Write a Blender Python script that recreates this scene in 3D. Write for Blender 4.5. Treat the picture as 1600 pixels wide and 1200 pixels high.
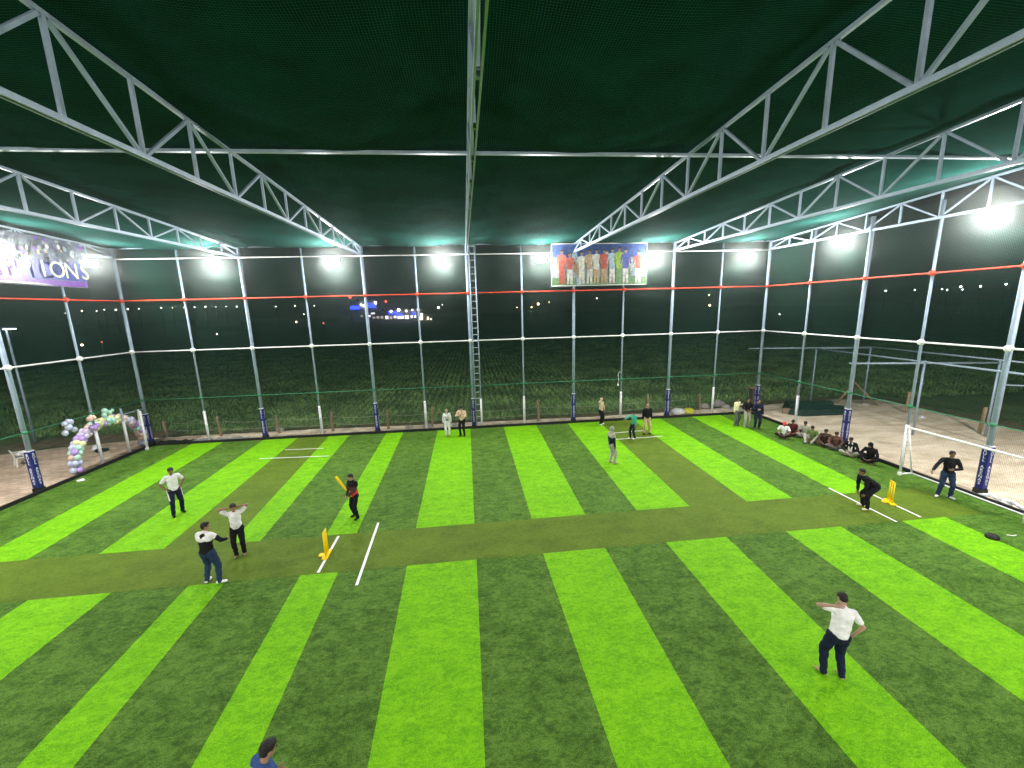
import bpy, bmesh, math, random
import numpy as np
from mathutils import Vector, Matrix
random.seed(7); rng = np.random.default_rng(7)
for o in list(bpy.data.objects): bpy.data.objects.remove(o)
SC = bpy.context.scene
TMP = bpy.data.scenes.new('mesh_workshop')        # empty side scene for evaluating modifiers quickly
def evaluated(o):
    TMP.collection.objects.link(o)
    with bpy.context.temp_override(scene=TMP, view_layer=TMP.view_layers[0]):
        dg = bpy.context.evaluated_depsgraph_get(); dg.update()
        me = bpy.data.meshes.new_from_object(o.evaluated_get(dg))
    bpy.data.objects.remove(o); return me
COL = SC.collection
R = math.radians

# ------------------------------------------------------------------ camera, world, exposure
cd = bpy.data.cameras.new('camera'); cam = bpy.data.objects.new('camera', cd); COL.objects.link(cam)
cd.sensor_width = 36; cd.lens = 13.975; cd.clip_start = 0.05; cd.clip_end = 5000
yaw, pit, rol = 0.0930, -0.1880, -0.0270
F = Vector((math.sin(yaw)*math.cos(pit), math.cos(yaw)*math.cos(pit), math.sin(pit)))
r0 = Vector((math.cos(yaw), -math.sin(yaw), 0)); u0 = r0.cross(F)
r1 = r0*math.cos(rol)+u0*math.sin(rol); u1 = -r0*math.sin(rol)+u0*math.cos(rol)
CAM = Vector((18.19, -23.106, 6.93))
m = Matrix((r1, u1, -F)).transposed().to_4x4(); m.translation = CAM; cam.matrix_world = m
SC.camera = cam
FPX = 621.094
def ray(px, py): return F + r1*((px-800)/FPX) - u1*((py-600)/FPX)
def at_z(px, py, z=0.0):
    d = ray(px, py); return CAM + d*((z-CAM.z)/d.z)
def at_y(px, py, y):
    d = ray(px, py); return CAM + d*((y-CAM.y)/d.y)

W = bpy.data.worlds.new('World'); SC.world = W; W.use_nodes = True
wn = W.node_tree.nodes; bgn = wn['Background']
sky = wn.new('ShaderNodeTexSky'); sky.sky_type = 'NISHITA'; sky.sun_disc = False
sky.sun_elevation = R(-9); sky.sun_rotation = R(200)
W.node_tree.links.new(sky.outputs[0], bgn.inputs[0]); bgn.inputs[1].default_value = 0.05

SC.view_settings.view_transform = 'Standard'; SC.view_settings.look = 'None'
SC.view_settings.gamma = 1; SC.view_settings.use_curve_mapping = False
SC.view_settings.exposure = 0.22
SC.render.engine = 'CYCLES'
SC.cycles.use_denoising = True; SC.cycles.max_bounces = 5; SC.cycles.diffuse_bounces = 3
SC.cycles.glossy_bounces = 2; SC.cycles.transmission_bounces = 2; SC.cycles.transparent_max_bounces = 8
SC.cycles.adaptive_threshold = .03; SC.cycles.adaptive_min_samples = 24; SC.cycles.sample_clamp_indirect = 4; SC.cycles.caustics_reflective = False; SC.cycles.caustics_refractive = False
LAMP_W = 520.0

# ------------------------------------------------------------------ materials
def newmat(name):
    m = bpy.data.materials.new(name); m.use_nodes = True
    n = m.node_tree.nodes; return m, n, m.node_tree.links, n['Principled BSDF']
def lin(c):
    return tuple((x/12.92 if x <= .04045 else ((x+.055)/1.055)**2.4) for x in c)
def srgb(r, g, b): return lin((r/255, g/255, b/255))
_mc = {}
def mat(name, col, rough=.6, metal=0, var=.12, scale=8, bump=0.0, bscale=60, spec=.3):
    if name in _mc: return _mc[name]
    m, n, l, p = newmat(name)
    tc = n.new('ShaderNodeTexCoord'); nz = n.new('ShaderNodeTexNoise'); nz.inputs['Scale'].default_value = scale
    nz.inputs['Detail'].default_value = 4
    l.new(tc.outputs['Object'], nz.inputs['Vector'])
    mr = n.new('ShaderNodeMapRange'); mr.inputs[1].default_value = .3; mr.inputs[2].default_value = .7
    mr.inputs[3].default_value = 1-var; mr.inputs[4].default_value = 1+var
    l.new(nz.outputs['Fac'], mr.inputs[0])
    mx = n.new('ShaderNodeMix'); mx.data_type = 'RGBA'; mx.blend_type = 'MULTIPLY'; mx.inputs[0].default_value = 1
    mx.inputs[6].default_value = (*col[:3], 1); l.new(mr.outputs[0], mx.inputs[7])
    l.new(mx.outputs[2], p.inputs['Base Color'])
    p.inputs['Roughness'].default_value = rough; p.inputs['Metallic'].default_value = metal
    p.inputs['Specular IOR Level'].default_value = spec
    if bump:
        n2 = n.new('ShaderNodeTexNoise'); n2.inputs['Scale'].default_value = bscale; n2.inputs['Detail'].default_value = 5
        l.new(tc.outputs['Object'], n2.inputs['Vector'])
        b = n.new('ShaderNodeBump'); b.inputs['Strength'].default_value = bump; b.inputs['Distance'].default_value = .02
        l.new(n2.outputs['Fac'], b.inputs['Height']); l.new(b.outputs[0], p.inputs['Normal'])
    _mc[name] = m; return m
def emis(name, col, strength):
    if name in _mc: return _mc[name]
    m, n, l, p = newmat(name)
    p.inputs['Base Color'].default_value = (*col, 1); p.inputs['Emission Color'].default_value = (*col, 1)
    p.inputs['Emission Strength'].default_value = strength; m.cycles.emission_sampling = 'NONE'
    _mc[name] = m; return m

def turf_mat(name, dark, mid, light, patch=2.2, contrast=1.0, bump=.6):
    """artificial grass: fibre streaks of several sizes over a base colour"""
    m, n, l, p = newmat(name)
    tc = n.new('ShaderNodeTexCoord')
    def noise(sx, sy, detail, rot=0, dist=0.0):
        mp = n.new('ShaderNodeMapping'); mp.inputs['Scale'].default_value = (sx, sy, sx); mp.inputs['Rotation'].default_value[2] = rot
        nz = n.new('ShaderNodeTexNoise'); nz.inputs['Scale'].default_value = 1; nz.inputs['Detail'].default_value = detail
        nz.inputs['Roughness'].default_value = .62; nz.inputs['Distortion'].default_value = dist
        l.new(tc.outputs['Object'], mp.inputs[0]); l.new(mp.outputs[0], nz.inputs['Vector']); return nz.outputs['Fac']
    a = noise(patch, patch*1.7, 3, .25, .6); b = noise(9, 15, 4, -.2, .8); c = noise(55, 75, 3, .1)
    def madd(x, k, y):
        q = n.new('ShaderNodeMath'); q.operation = 'MULTIPLY_ADD'; l.new(x, q.inputs[0]); q.inputs[1].default_value = k
        if y is None: q.inputs[2].default_value = 0
        else: l.new(y, q.inputs[2])
        return q.outputs[0]
    d = noise(.45, .6, 2, .4, .3); s = madd(d, .08, None); s = madd(a, .22, s); s = madd(b, .28, s); s = madd(c, .42, s)
    cr = n.new('ShaderNodeValToRGB'); e = cr.color_ramp.elements
    w = .105/contrast
    e[0].position = .5-w; e[0].color = (*dark, 1); e[1].position = .5+w; e[1].color = (*light, 1)
    k = cr.color_ramp.elements.new(.5); k.color = (*mid, 1)
    l.new(s, cr.inputs[0]); l.new(cr.outputs[0], p.inputs['Base Color'])
    bp = n.new('ShaderNodeBump'); bp.inputs['Strength'].default_value = bump; bp.inputs['Distance'].default_value = .05
    l.new(s, bp.inputs['Height']); l.new(bp.outputs[0], p.inputs['Normal'])
    p.inputs['Roughness'].default_value = .75; p.inputs['Specular IOR Level'].default_value = .15
    return m
M_TURF_D = turf_mat('turf_dark_green', (.026, .076, .006), (.068, .158, .014), (.128, .250, .036), contrast=1.6, bump=.9)
M_TURF_L = turf_mat('turf_lime_green', (.082, .285, .001), (.150, .420, .002), (.215, .530, .004), contrast=1.35, bump=.6)
M_PITCH = turf_mat('pitch_mat_olive', (.058, .104, .007), (.092, .152, .011), (.124, .194, .017), patch=1.0, contrast=1.3, bump=.4)

def net_mat(name, col, cell, strand, base_alpha=0.0, cloth=(0, 0, 0), light=None):
    """knotted net: strands of a square lattice in UV metres, the gaps open or backed by shade cloth"""
    m, n, l, p = newmat(name)
    uv = n.new('ShaderNodeUVMap'); sp = n.new('ShaderNodeSeparateXYZ'); l.new(uv.outputs[0], sp.inputs[0])
    outs = []
    for i in (0, 1):
        d = n.new('ShaderNodeMath'); d.operation = 'DIVIDE'; l.new(sp.outputs[i], d.inputs[0]); d.inputs[1].default_value = cell
        f = n.new('ShaderNodeMath'); f.operation = 'FRACT'; l.new(d.outputs[0], f.inputs[0])
        c = n.new('ShaderNodeMath'); c.operation = 'LESS_THAN'; l.new(f.outputs[0], c.inputs[0]); c.inputs[1].default_value = strand/cell
        outs.append(c.outputs[0])
    mx = n.new('ShaderNodeMath'); mx.operation = 'MAXIMUM'; l.new(outs[0], mx.inputs[0]); l.new(outs[1], mx.inputs[1])
    tr = n.new('ShaderNodeBsdfTransparent')
    df = n.new('ShaderNodeBsdfDiffuse'); df.inputs[0].default_value = (*col, 1)
    tl = n.new('ShaderNodeBsdfTranslucent'); tl.inputs[0].default_value = (*[c*.6 for c in col], 1)
    st = n.new('ShaderNodeMixShader'); st.inputs[0].default_value = .35
    l.new(df.outputs[0], st.inputs[1]); l.new(tl.outputs[0], st.inputs[2])
    gap = tr.outputs[0]
    if base_alpha > 0:
        cdf = n.new('ShaderNodeBsdfDiffuse'); cdf.inputs[0].default_value = (*cloth, 1)
        nz = n.new('ShaderNodeTexNoise'); nz.inputs['Scale'].default_value = 1.3; nz.inputs['Detail'].default_value = 5
        tc = n.new('ShaderNodeTexCoord'); l.new(tc.outputs['Object'], nz.inputs['Vector'])
        mr = n.new('ShaderNodeMapRange'); mr.inputs[1].default_value = .3; mr.inputs[2].default_value = .7; mr.inputs[3].default_value = .7; mr.inputs[4].default_value = 1.3
        l.new(nz.outputs['Fac'], mr.inputs[0])
        cm = n.new('ShaderNodeMix'); cm.data_type = 'RGBA'; cm.blend_type = 'MULTIPLY'; cm.inputs[0].default_value = 1
        cm.inputs[6].default_value = (*cloth, 1); l.new(mr.outputs[0], cm.inputs[7]); l.new(cm.outputs[2], cdf.inputs[0])
        g = n.new('ShaderNodeMixShader'); g.inputs[0].default_value = base_alpha
        l.new(tr.outputs[0], g.inputs[1]); l.new(cdf.outputs[0], g.inputs[2]); gap = g.outputs[0]
        if base_alpha >= 1: gap = cdf.outputs[0]
    fin = n.new('ShaderNodeMixShader'); l.new(mx.outputs[0], fin.inputs[0]); l.new(gap, fin.inputs[1]); l.new(st.outputs[0], fin.inputs[2])
    l.new(fin.outputs[0], n['Material Output'].inputs[0]); n.remove(p)
    return m
M_NETW = net_mat('wall_net_green', (.038, .13, .095), .045, .0044)
M_NETR = net_mat('roof_net_green', (.048, .125, .108), .05, .006, base_alpha=1.0, cloth=(.0014, .0255, .0205))

M_STEEL = mat('galvanised_grey_paint', (.26, .33, .41), .45, .15, var=.10, scale=5, bump=.05, spec=.4)
M_WHITE = mat('white_gloss_paint', (.78, .78, .78), .4, var=.05, scale=6)
M_RED = mat('red_orange_tape', (.75, .075, .035), .5)
M_GREENC = mat('green_plastic_cable', (.035, .20, .10), .5)
M_NAVY = mat('navy_vinyl_pad', (.015, .022, .14), .4, var=.2, scale=10)
M_WRAP = mat('white_vinyl_wrap', (.70, .70, .72), .4, var=.08)
M_INK = mat('white_print', (.85, .85, .88), .5, var=.02)
M_BLACKP = mat('black_rubber', (.012, .013, .014), .6)
M_YEL = mat('yellow_plastic', (.88, .60, .003), .35, var=.05)
M_LINE = mat('white_line_tape', (.82, .82, .80), .6, var=.06, scale=20)
M_WOOD = mat('weathered_wood', (.30, .21, .13), .8, var=.3, scale=14, bump=.4)
M_SAND = mat('pale_sand', (.34, .27, .19), .9, var=.25, scale=1.6, bump=.5, bscale=12)
M_HOUS = mat('dark_lamp_housing', (.03, .03, .035), .4)
M_GLOW = emis('lamp_glass_glow', (1, .98, .95), 60)
M_STONE = mat('broken_concrete', (.38, .35, .31), .9, var=.3, scale=9, bump=.6, bscale=20)
M_SHEETB = mat('dark_green_sheet', (.012, .030, .024), .55, var=.3, scale=4)

# ------------------------------------------------------------------ helpers
def link(o, parent=None):
    COL.objects.link(o)
    if parent is not None: o.parent = parent
    return o
def tag(o, label=None, cat=None, group=None, kind=None):
    if label: o['label'] = label
    if cat: o['category'] = cat
    if group: o['group'] = group
    if kind: o['kind'] = kind
    return o
def empty(name, loc, rz=0):
    o = bpy.data.objects.new(name, None); o.empty_display_size = .1; o.location = loc; o.rotation_euler = (0, 0, rz); return link(o)
class MB:
    def __init__(s): s.bm = bmesh.new()
    def box(s, c, d, rot=None, bevel=0):
        mtx = Matrix.Translation(Vector(c)) @ (rot.to_4x4() if rot is not None else Matrix.Identity(4)) @ Matrix.Diagonal((*d, 1))
        g = bmesh.ops.create_cube(s.bm, size=1, matrix=mtx)
        if bevel:
            es = list({e for v in g['verts'] for e in v.link_edges})
            bmesh.ops.bevel(s.bm, geom=es, offset=bevel, segments=2, affect='EDGES', profile=.5)
        return s
    def bar(s, a, b, w, h=None, up=(0, 0, 1)):
        """rectangular bar from a to b"""
        a = Vector(a); b = Vector(b); d = b-a; L = d.length; z = d.normalized(); up = Vector(up)
        if abs(z.dot(up)) > .98: up = Vector((0, 1, 0))
        x = up.cross(z).normalized(); y = z.cross(x)
        rot = Matrix((x, y, z)).transposed()
        return s.box((a+b)/2, (w, h or w, L), rot)
    def tube(s, a, b, r, r2=None, seg=12, cap=True):
        a = Vector(a); b = Vector(b); d = b-a
        q = d.to_track_quat('Z', 'Y').to_matrix().to_4x4()
        bmesh.ops.create_cone(s.bm, cap_ends=cap, segments=seg, radius1=r, radius2=r if r2 is None else r2, depth=d.length,
                              matrix=Matrix.Translation((a+b)/2) @ q); return s
    def path(s, pts, r, seg=8):
        for a, b in zip(pts[:-1], pts[1:]): s.tube(a, b, r, seg=seg)
        for p in pts[1:-1]: s.ball(p, (r, r, r), 8, 5)
        return s
    def ball(s, c, rad, u=12, v=8, rot=None):
        mtx = Matrix.Translation(Vector(c)) @ (rot.to_4x4() if rot is not None else Matrix.Identity(4)) @ Matrix.Diagonal((*rad, 1))
        bmesh.ops.create_uvsphere(s.bm, u_segments=u, v_segments=v, radius=1, matrix=mtx); return s
    def quad(s, pts):
        s.bm.faces.new([s.bm.verts.new(Vector(p)) for p in pts]); return s
    def mesh(s, name, material, smooth=False):
        me = bpy.data.meshes.new(name); s.bm.to_mesh(me); s.bm.free()
        for mm in (material if isinstance(material, (list, tuple)) else [material]): me.materials.append(mm)
        if smooth: me.polygons.foreach_set('use_smooth', [True]*len(me.polygons))
        return me
    def build(s, name, material, parent=None, loc=(0, 0, 0), smooth=False, offset=None):
        me = s.mesh(name, material, smooth)
        if offset is not None: me.transform(Matrix.Translation(-Vector(offset)))
        o = bpy.data.objects.new(name, me); o.location = loc if offset is None else offset; return link(o, parent)
def place(name, me, parent=None, loc=(0, 0, 0), rot=(0, 0, 0), scale=(1, 1, 1)):
    o = bpy.data.objects.new(name, me); o.location = loc; o.rotation_euler = rot; o.scale = scale; return link(o, parent)
def text_mesh(s, size, extrude=.002, mirror=False):
    c = bpy.data.curves.new('lettering', 'FONT'); c.body = s; c.size = size; c.extrude = extrude
    c.align_x = 'CENTER'; c.align_y = 'CENTER'; c.resolution_u = 3
    return evaluated(bpy.data.objects.new('lettering', c))
def grid(x0, x1, y0, y1, nx, ny, fn):
    """grid mesh data; fn(x,y)->(X,Y,Z), UV = (x,y)"""
    xs = np.linspace(x0, x1, nx+1); ys = np.linspace(y0, y1, ny+1)
    v = [fn(x, y) for y in ys for x in xs]
    f = [(j*(nx+1)+i, j*(nx+1)+i+1, (j+1)*(nx+1)+i+1, (j+1)*(nx+1)+i) for j in range(ny) for i in range(nx)]
    me = bpy.data.meshes.new('sheet'); me.from_pydata(v, [], f)
    uvl = me.uv_layers.new(name='UVMap'); uv = np.array([(x, y) for y in ys for x in xs], np.float32)
    li = np.empty(len(me.loops), np.int32); me.loops.foreach_get('vertex_index', li)
    uvl.data.foreach_set('uv', uv[li].ravel()); me.polygons.foreach_set('use_smooth', [True]*len(f))
    return me
def vnoise(p, seed=0):
    x, y, z = p
    s = seed*1.7
    return (math.sin(1.3*x+2.1*y+s)+math.sin(2.7*y-1.9*x+.7*z+s*2)+.6*math.sin(5.1*x+3.3*y+s*3)+.5*math.sin(7.3*y-6.1*x+s))/3.1

# ------------------------------------------------------------------ layout numbers (metres; far wall at y = 0)
PX = [0, 3.05, 6.10, 9.23, 12.36, 15.18, 18.0, 21.04, 24.07, 27.04, 30.05, 33.03, 36.0]
ZG, ZW, ZR, ZB, ZT = 2.53, 5.17, 7.84, 9.92, 10.49
YN = -36.0
LY = [-2.97, -5.87]; RY = [-3.17, -6.17, -8.86, -11.52]
def ztop(y):
    return 10.38 + .05*min(abs(y), 36-abs(y))          # low gable, ridge half way along the trusses
def zbot(y): return 9.98 - .011*min(abs(y), 36-abs(y))
def skew(x, y): return x + (.022*abs(y) if x >= 18 and x < 35 else 0)

# ------------------------------------------------------------------ ground and turf
def sheet(name, pts, z, material, kind='structure', parent=None, thick=0.0):
    b = MB()
    vs = [b.bm.verts.new((p[0], p[1], z)) for p in pts]
    f = b.bm.faces.new(vs)
    if f.normal.z < 0: f.normal_flip()
    f.normal_update()
    o = b.build(name, material, parent)
    if kind: o['kind'] = kind
    return o
m_, n_, l_, p_ = newmat('night_field_soil')
tc = n_.new('ShaderNodeTexCoord'); nz = n_.new('ShaderNodeTexNoise'); nz.inputs['Scale'].default_value = .35; nz.inputs['Detail'].default_value = 7
cr = n_.new('ShaderNodeValToRGB'); cr.color_ramp.elements[0].color = (.060, .105, .032, 1); cr.color_ramp.elements[1].color = (.14, .21, .07, 1)
cr.color_ramp.elements[0].position = .35; cr.color_ramp.elements[1].position = .65
l_.new(tc.outputs['Object'], nz.inputs['Vector']); l_.new(nz.outputs['Fac'], cr.inputs[0]); l_.new(cr.outputs[0], p_.inputs['Base Color']); p_.inputs['Roughness'].default_value = .95
g = grid(-700, 700, -250, 900, 60, 60, lambda x, y: (x, y, -.10)); g.materials.append(m_)
tag(link(bpy.data.objects.new('field_ground', g)), kind='structure')

# yards of sand and paving left, right and a strip behind the far wall
def yard_mat(name, c1, c2, brick=None):
    m, n, l, p = newmat(name)
    tc = n.new('ShaderNodeTexCoord')
    nz = n.new('ShaderNodeTexNoise'); nz.inputs['Scale'].default_value = .7; nz.inputs['Detail'].default_value = 8; nz.inputs['Roughness'].default_value = .65
    mp = n.new('ShaderNodeMapping'); mp.inputs['Scale'].default_value = (.8, 2.0, 1); mp.inputs['Rotation'].default_value[2] = .5
    l.new(tc.outputs['Object'], mp.inputs[0]); l.new(mp.outputs[0], nz.inputs['Vector'])
    cr = n.new('ShaderNodeValToRGB'); cr.color_ramp.elements[0].position = .36; cr.color_ramp.elements[1].position = .62
    cr.color_ramp.elements[0].color = (*c1, 1); cr.color_ramp.elements[1].color = (*c2, 1)
    l.new(nz.outputs['Fac'], cr.inputs[0]); col = cr.outputs[0]
    if brick:
        br = n.new('ShaderNodeTexBrick'); br.inputs['Scale'].default_value = 1; br.inputs['Brick Width'].default_value = brick[0]; br.inputs['Row Height'].default_value = brick[1]
        br.inputs['Mortar Size'].default_value = .012; br.inputs['Color1'].default_value = (1, 1, 1, 1); br.inputs['Color2'].default_value = (.80, .78, .76, 1); br.inputs['Mortar'].default_value = (.5, .46, .42, 1)
        l.new(tc.outputs['Object'], br.inputs['Vector'])
        mx = n.new('ShaderNodeMix'); mx.data_type = 'RGBA'; mx.blend_type = 'MULTIPLY'; mx.inputs[0].default_value = 1
        l.new(col, mx.inputs[6]); l.new(br.outputs['Color'], mx.inputs[7]); col = mx.outputs[2]
    l.new(col, p.inputs['Base Color']); p.inputs['Roughness'].default_value = .9; p.inputs['Specular IOR Level'].default_value = .1
    n2 = n.new('ShaderNodeTexNoise'); n2.inputs['Scale'].default_value = 18; n2.inputs['Detail'].default_value = 6; l.new(tc.outputs['Object'], n2.inputs['Vector'])
    b = n.new('ShaderNodeBump'); b.inputs['Strength'].default_value = .5; b.inputs['Distance'].default_value = .03
    l.new(n2.outputs['Fac'], b.inputs['Height']); l.new(b.outputs[0], p.inputs['Normal'])
    return m
def rough_edge(pts, amp=.15, step=.5):
    out = []
    for (a, b) in zip(pts, pts[1:]+pts[:1]):
        a = Vector((*a, 0)); b = Vector((*b, 0)); k = max(1, int((b-a).length/step)); nrm = Vector((-(b-a).y, (b-a).x, 0)).normalized()
        for i in range(k):
            q = a+(b-a)*(i/k) + nrm*(amp*vnoise((a.x+i*.9, a.y+i*.7, 0), 3)); out.append((q.x, q.y))
    return out
sheet('sand_yard', rough_edge([(34, -40), (46, -40), (46.2, -3), (46.5, 1.2), (43.5, 2.0), (39, 1.6), (36.2, 1.3), (34, 1.2)]), -.012, yard_mat('sand_yard', (.54, .43, .29), (.82, .71, .55)))
sheet('paved_yard', rough_edge([(-9, -40), (2, -40), (2, 1.2), (-1.5, 1.0), (-5.5, .2), (-9, -1.0)], .1), -.016, yard_mat('paved_yard', (.48, .36, .26), (.72, .57, .44), (.42, .22)))
sheet('soil_bank', rough_edge([(-14, -40), (-6, -40), (-6, .6), (1, 1.8), (-2, 3.0), (-8, 2.2), (-14, 0)], .25), -.05, mat('dry_soil', (.17, .13, .085), .95, var=.35, scale=2, bump=.8, bscale=9))
sheet('sand_strip', rough_edge([(-1, -.8), (36.5, -.8), (36.5, 1.5), (30, 1.05), (22, 1.0), (16, 1.15), (8, 1.35), (-1, 1.4)], .12), -.03, mat('strip_sand', (.82, .68, .50), .9, var=.35, scale=1.8, bump=.7, bscale=10))
sheet('soil_verge', rough_edge([(-4, .3), (36, .3), (47.5, -10), (48.5, -9), (47, 3.2), (36, 2.6), (20, 1.6), (8, 2.2), (-4, 2.4)], .3), -.055, mat('verge_soil', (.13, .115, .06), .95, var=.4, scale=1.5, bump=.8, bscale=9))

TX0, TX1, TY0 = .32, 35.38, -.34
turf = sheet('artificial_turf', [(TX0, YN), (TX1, YN), (TX1, TY0), (TX0, TY0)], 0, M_TURF_D)
PU, PL = -11.08, -12.95          # the pitch across; both its edges run slightly askew
def edge_u(x): return -11.20+.33*x/34.3
def edge_l(x): return -13.14+.36*x/34.3
def strip(pts, material, name='turf_strip', z=.004):
    b = MB()
    n = len(pts)
    top = [b.bm.verts.new((p[0], p[1], z)) for p in pts]
    b.bm.faces.new(top)
    if top[0].link_faces[0].normal.z < 0: top[0].link_faces[0].normal_flip()
    return b.build(name, material, turf)
up = [((2.35, 4.0), (3.2, 4.75)), ((6.12, 7.98), (6.68, 8.5)), ((9.68, 10.83), (10.41, 11.28)), ((12.9, 13.88), (13.24, 14.2)),
      ((15.85, 17.77), (16.05, 17.95)), ((19.74, 21.70), (19.86, 21.70)), ((23.62, 25.58), (23.5, 25.42)),
      ((27.70, 29.45), (27.55, 29.30)), ((31.5, 33.42), (31.2, 32.6))]
for (a, b), (c, d) in up:
    strip([(c, edge_u(c)+.003), (d, edge_u(d)+.003), (b, TY0-.004), (a, TY0-.004)], M_TURF_L)
lo = [((2.8, 4.6), (2.9, 4.7)), ((6.68, 8.6), (6.7, 8.64)), ((10.45, 11.35), (10.72, 11.62)), ((13.26, 14.24), (13.5, 14.42)), ((16.08, 18.0), (16.25, 18.07)), ((19.9, 21.74), (20.06, 21.77)),
      ((23.59, 25.5), (23.64, 25.30)), ((27.43, 29.28), (27.4, 29.2)), ((31.40, 32.95), (31.3, 32.9))]
for (a, b), (c, d) in lo:
    def ext(p, q, y): return p+(q-p)*(y-PL)/(-17.6-PL)
    strip([(a, edge_l(a)-.003), (b, edge_l(b)-.003), (ext(b, d, YN+.1), YN+.1), (ext(a, c, YN+.1), YN+.1)], M_TURF_L)
strip([(TX0+.002, edge_l(0)), (34.3, edge_l(34.3)), (34.3, edge_u(34.3)), (TX0+.002, edge_u(0))], M_PITCH, 'pitch_mat')
strip([(8.503, edge_u(8.5)+.003), (10.407, edge_u(10.4)+.003), (9.677, TY0-.004), (7.983, TY0-.004)], M_PITCH, 'pitch_mat', .004)
strip([(25.423, edge_u(25.4)+.003), (27.547, edge_u(27.5)+.003), (27.697, TY0-.004), (25.583, TY0-.004)], M_PITCH, 'pitch_mat', .004)
def line(a, b, w=.055):
    a = Vector((*a, .008)); b = Vector((*b, .008)); d = (b-a).normalized(); s = Vector((-d.y, d.x, 0))*w/2
    strip([(a+s)[:2], (a-s)[:2], (b-s)[:2], (b+s)[:2]], M_LINE, 'crease_line', .010)
line((14.75, -10.51), (14.9, -13.62), .075); line((13.67, -11.16), (13.7, -12.95), .075)
line((31.18, -10.42), (31.19, -12.85), .06); line((32.22, -10.9), (32.21, -12.70), .06)
line((7.46, -3.47), (10.84, -3.66)); line((8.15, -2.32), (10.13, -2.44)); line((25.33, -3.7), (28.03, -3.62)); line((25.64, -2.65), (27.43, -2.5))
# black edging kerbs round the turf
def kerb(a, b, w=.10, h=.13):
    o = MB().bar((a[0], a[1], h/2-.03), (b[0], b[1], h/2-.03), w, h+.06, up=(0, 0, 1)).build('turf_kerb', M_BLACKP); tag(o, kind='structure')
kerb((TX0-.06, TY0+.06), (TX1+.06, TY0+.06)); kerb((TX0-.06, TY0+.01), (TX0-.06, YN)); kerb((TX1+.06, TY0+.01), (TX1+.06, YN))

# crop field behind the far wall: blades in rows, nobody could count them
N = 95000
bx = rng.uniform(-45, 85, N); by = 1.6+rng.beta(1.0, 2.2, N)*70
row = np.round(bx/.5)*.5 + rng.normal(0, .07, N); bx = np.where(rng.random(N) < .75, row, bx)
keep = ~((bx > 33.5) & (bx < 48.5) & (by < 3.2)) & ~((bx < 0) & (by < 3.2))
bx, by = bx[keep], by[keep]; N = len(bx)
ang = rng.uniform(0, 2*np.pi, N*3); hh = rng.uniform(.09, .27, N*3); cx = np.repeat(bx, 3)+rng.normal(0, .05, N*3); cy = np.repeat(by, 3)+rng.normal(0, .05, N*3)
ww = .020*(1+np.repeat(by, 3)/45); lean = rng.uniform(.02, .22, N*3)
V = np.zeros((N*3, 3, 3)); V[:, 0] = np.stack([cx-np.cos(ang)*ww, cy-np.sin(ang)*ww, np.full(N*3, -.1)], 1)
V[:, 1] = np.stack([cx+np.cos(ang)*ww, cy+np.sin(ang)*ww, np.full(N*3, -.1)], 1)
V[:, 2] = np.stack([cx-np.sin(ang)*lean, cy+np.cos(ang)*lean, -.1+hh], 1)
me = bpy.data.meshes.new('crop_plants'); me.from_pydata(V.reshape(-1, 3).tolist(), [], np.arange(N*9).reshape(-1, 3).tolist())
me.materials.append(mat('crop_leaf', (.21, .34, .11), .7, var=.55, scale=.35))
tag(link(bpy.data.objects.new('crop_plants', me)), 'rows of short green crop growing in the dark field behind the net', 'crop', kind='stuff')

# ------------------------------------------------------------------ cage: posts
def stack_text(word, pitch, size):
    """letters stacked down a pad, one mesh, centred on x, facing -y, top letter at z=0"""
    b = bmesh.new()
    for i, ch in enumerate(word):
        if ch == ' ': continue
        t = text_mesh(ch, size); t.transform(Matrix.Translation((0, 0, -i*pitch)) @ Matrix.Rotation(R(90), 4, 'X')); b.from_mesh(t); bpy.data.meshes.remove(t)
    me = bpy.data.meshes.new('lettering'); b.to_mesh(me); b.free(); me.materials.append(M_INK); return me
ME_LETTER = stack_text('BULL ARENAS', .122, .15)
ME_SMALL = stack_text('BULL ARENAS', .122, .09); ME_SMALL.materials.clear(); ME_SMALL.materials.append(M_NAVY)
ME_PIPE = MB().tube((0, 0, -.1), (0, 0, ZT), .084, seg=20).mesh('pipe', M_STEEL, True)
ME_PIPE2 = MB().tube((0, 0, -.1), (0, 0, ZT), .05, seg=16).mesh('pipe', M_STEEL, True)
ME_PAD = MB().box((0, 0, .95), (.235, .235, 1.56), bevel=.03).mesh('pad', M_NAVY)
ME_CAP = MB().box((0, 0, 1.752), (.20, .20, .04)).mesh('pad_collar', M_WRAP)
ME_FOOT = MB().box((0, 0, .07), (.27, .27, .19), bevel=.01).mesh('base_block', M_BLACKP)
ME_SLEEVE = MB().tube((0, 0, .02), (0, 0, 1.75), .068, seg=16).mesh('sleeve', M_WRAP, True)
def post(x, y, major, label, group):
    t = empty('steel_post', (x, y, 0)); tag(t, label, 'post', group)
    place('pipe', ME_PIPE if major else ME_PIPE2, t)
    if major:
        pad = place('pad', ME_PAD, t); place('pad_collar', ME_CAP, t); place('base_block', ME_FOOT, t)
        for k in range(4):
            a = R(90*k); tag(place('lettering', ME_LETTER, pad, (.121*math.sin(a), -.121*math.cos(a), 1.60), (0, 0, a)), kind='stuff')
    else:
        s = place('sleeve', ME_SLEEVE, t); tag(place('lettering', ME_SMALL, s, (0, -.071, 1.60)), kind='stuff')
ordn = ['first', 'second', 'third', 'fourth', 'fifth', 'sixth', 'seventh', 'eighth', 'ninth', 'tenth', 'eleventh', 'twelfth', 'thirteenth', 'fourteenth', 'fifteenth']
mj = mn = 0
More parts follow.
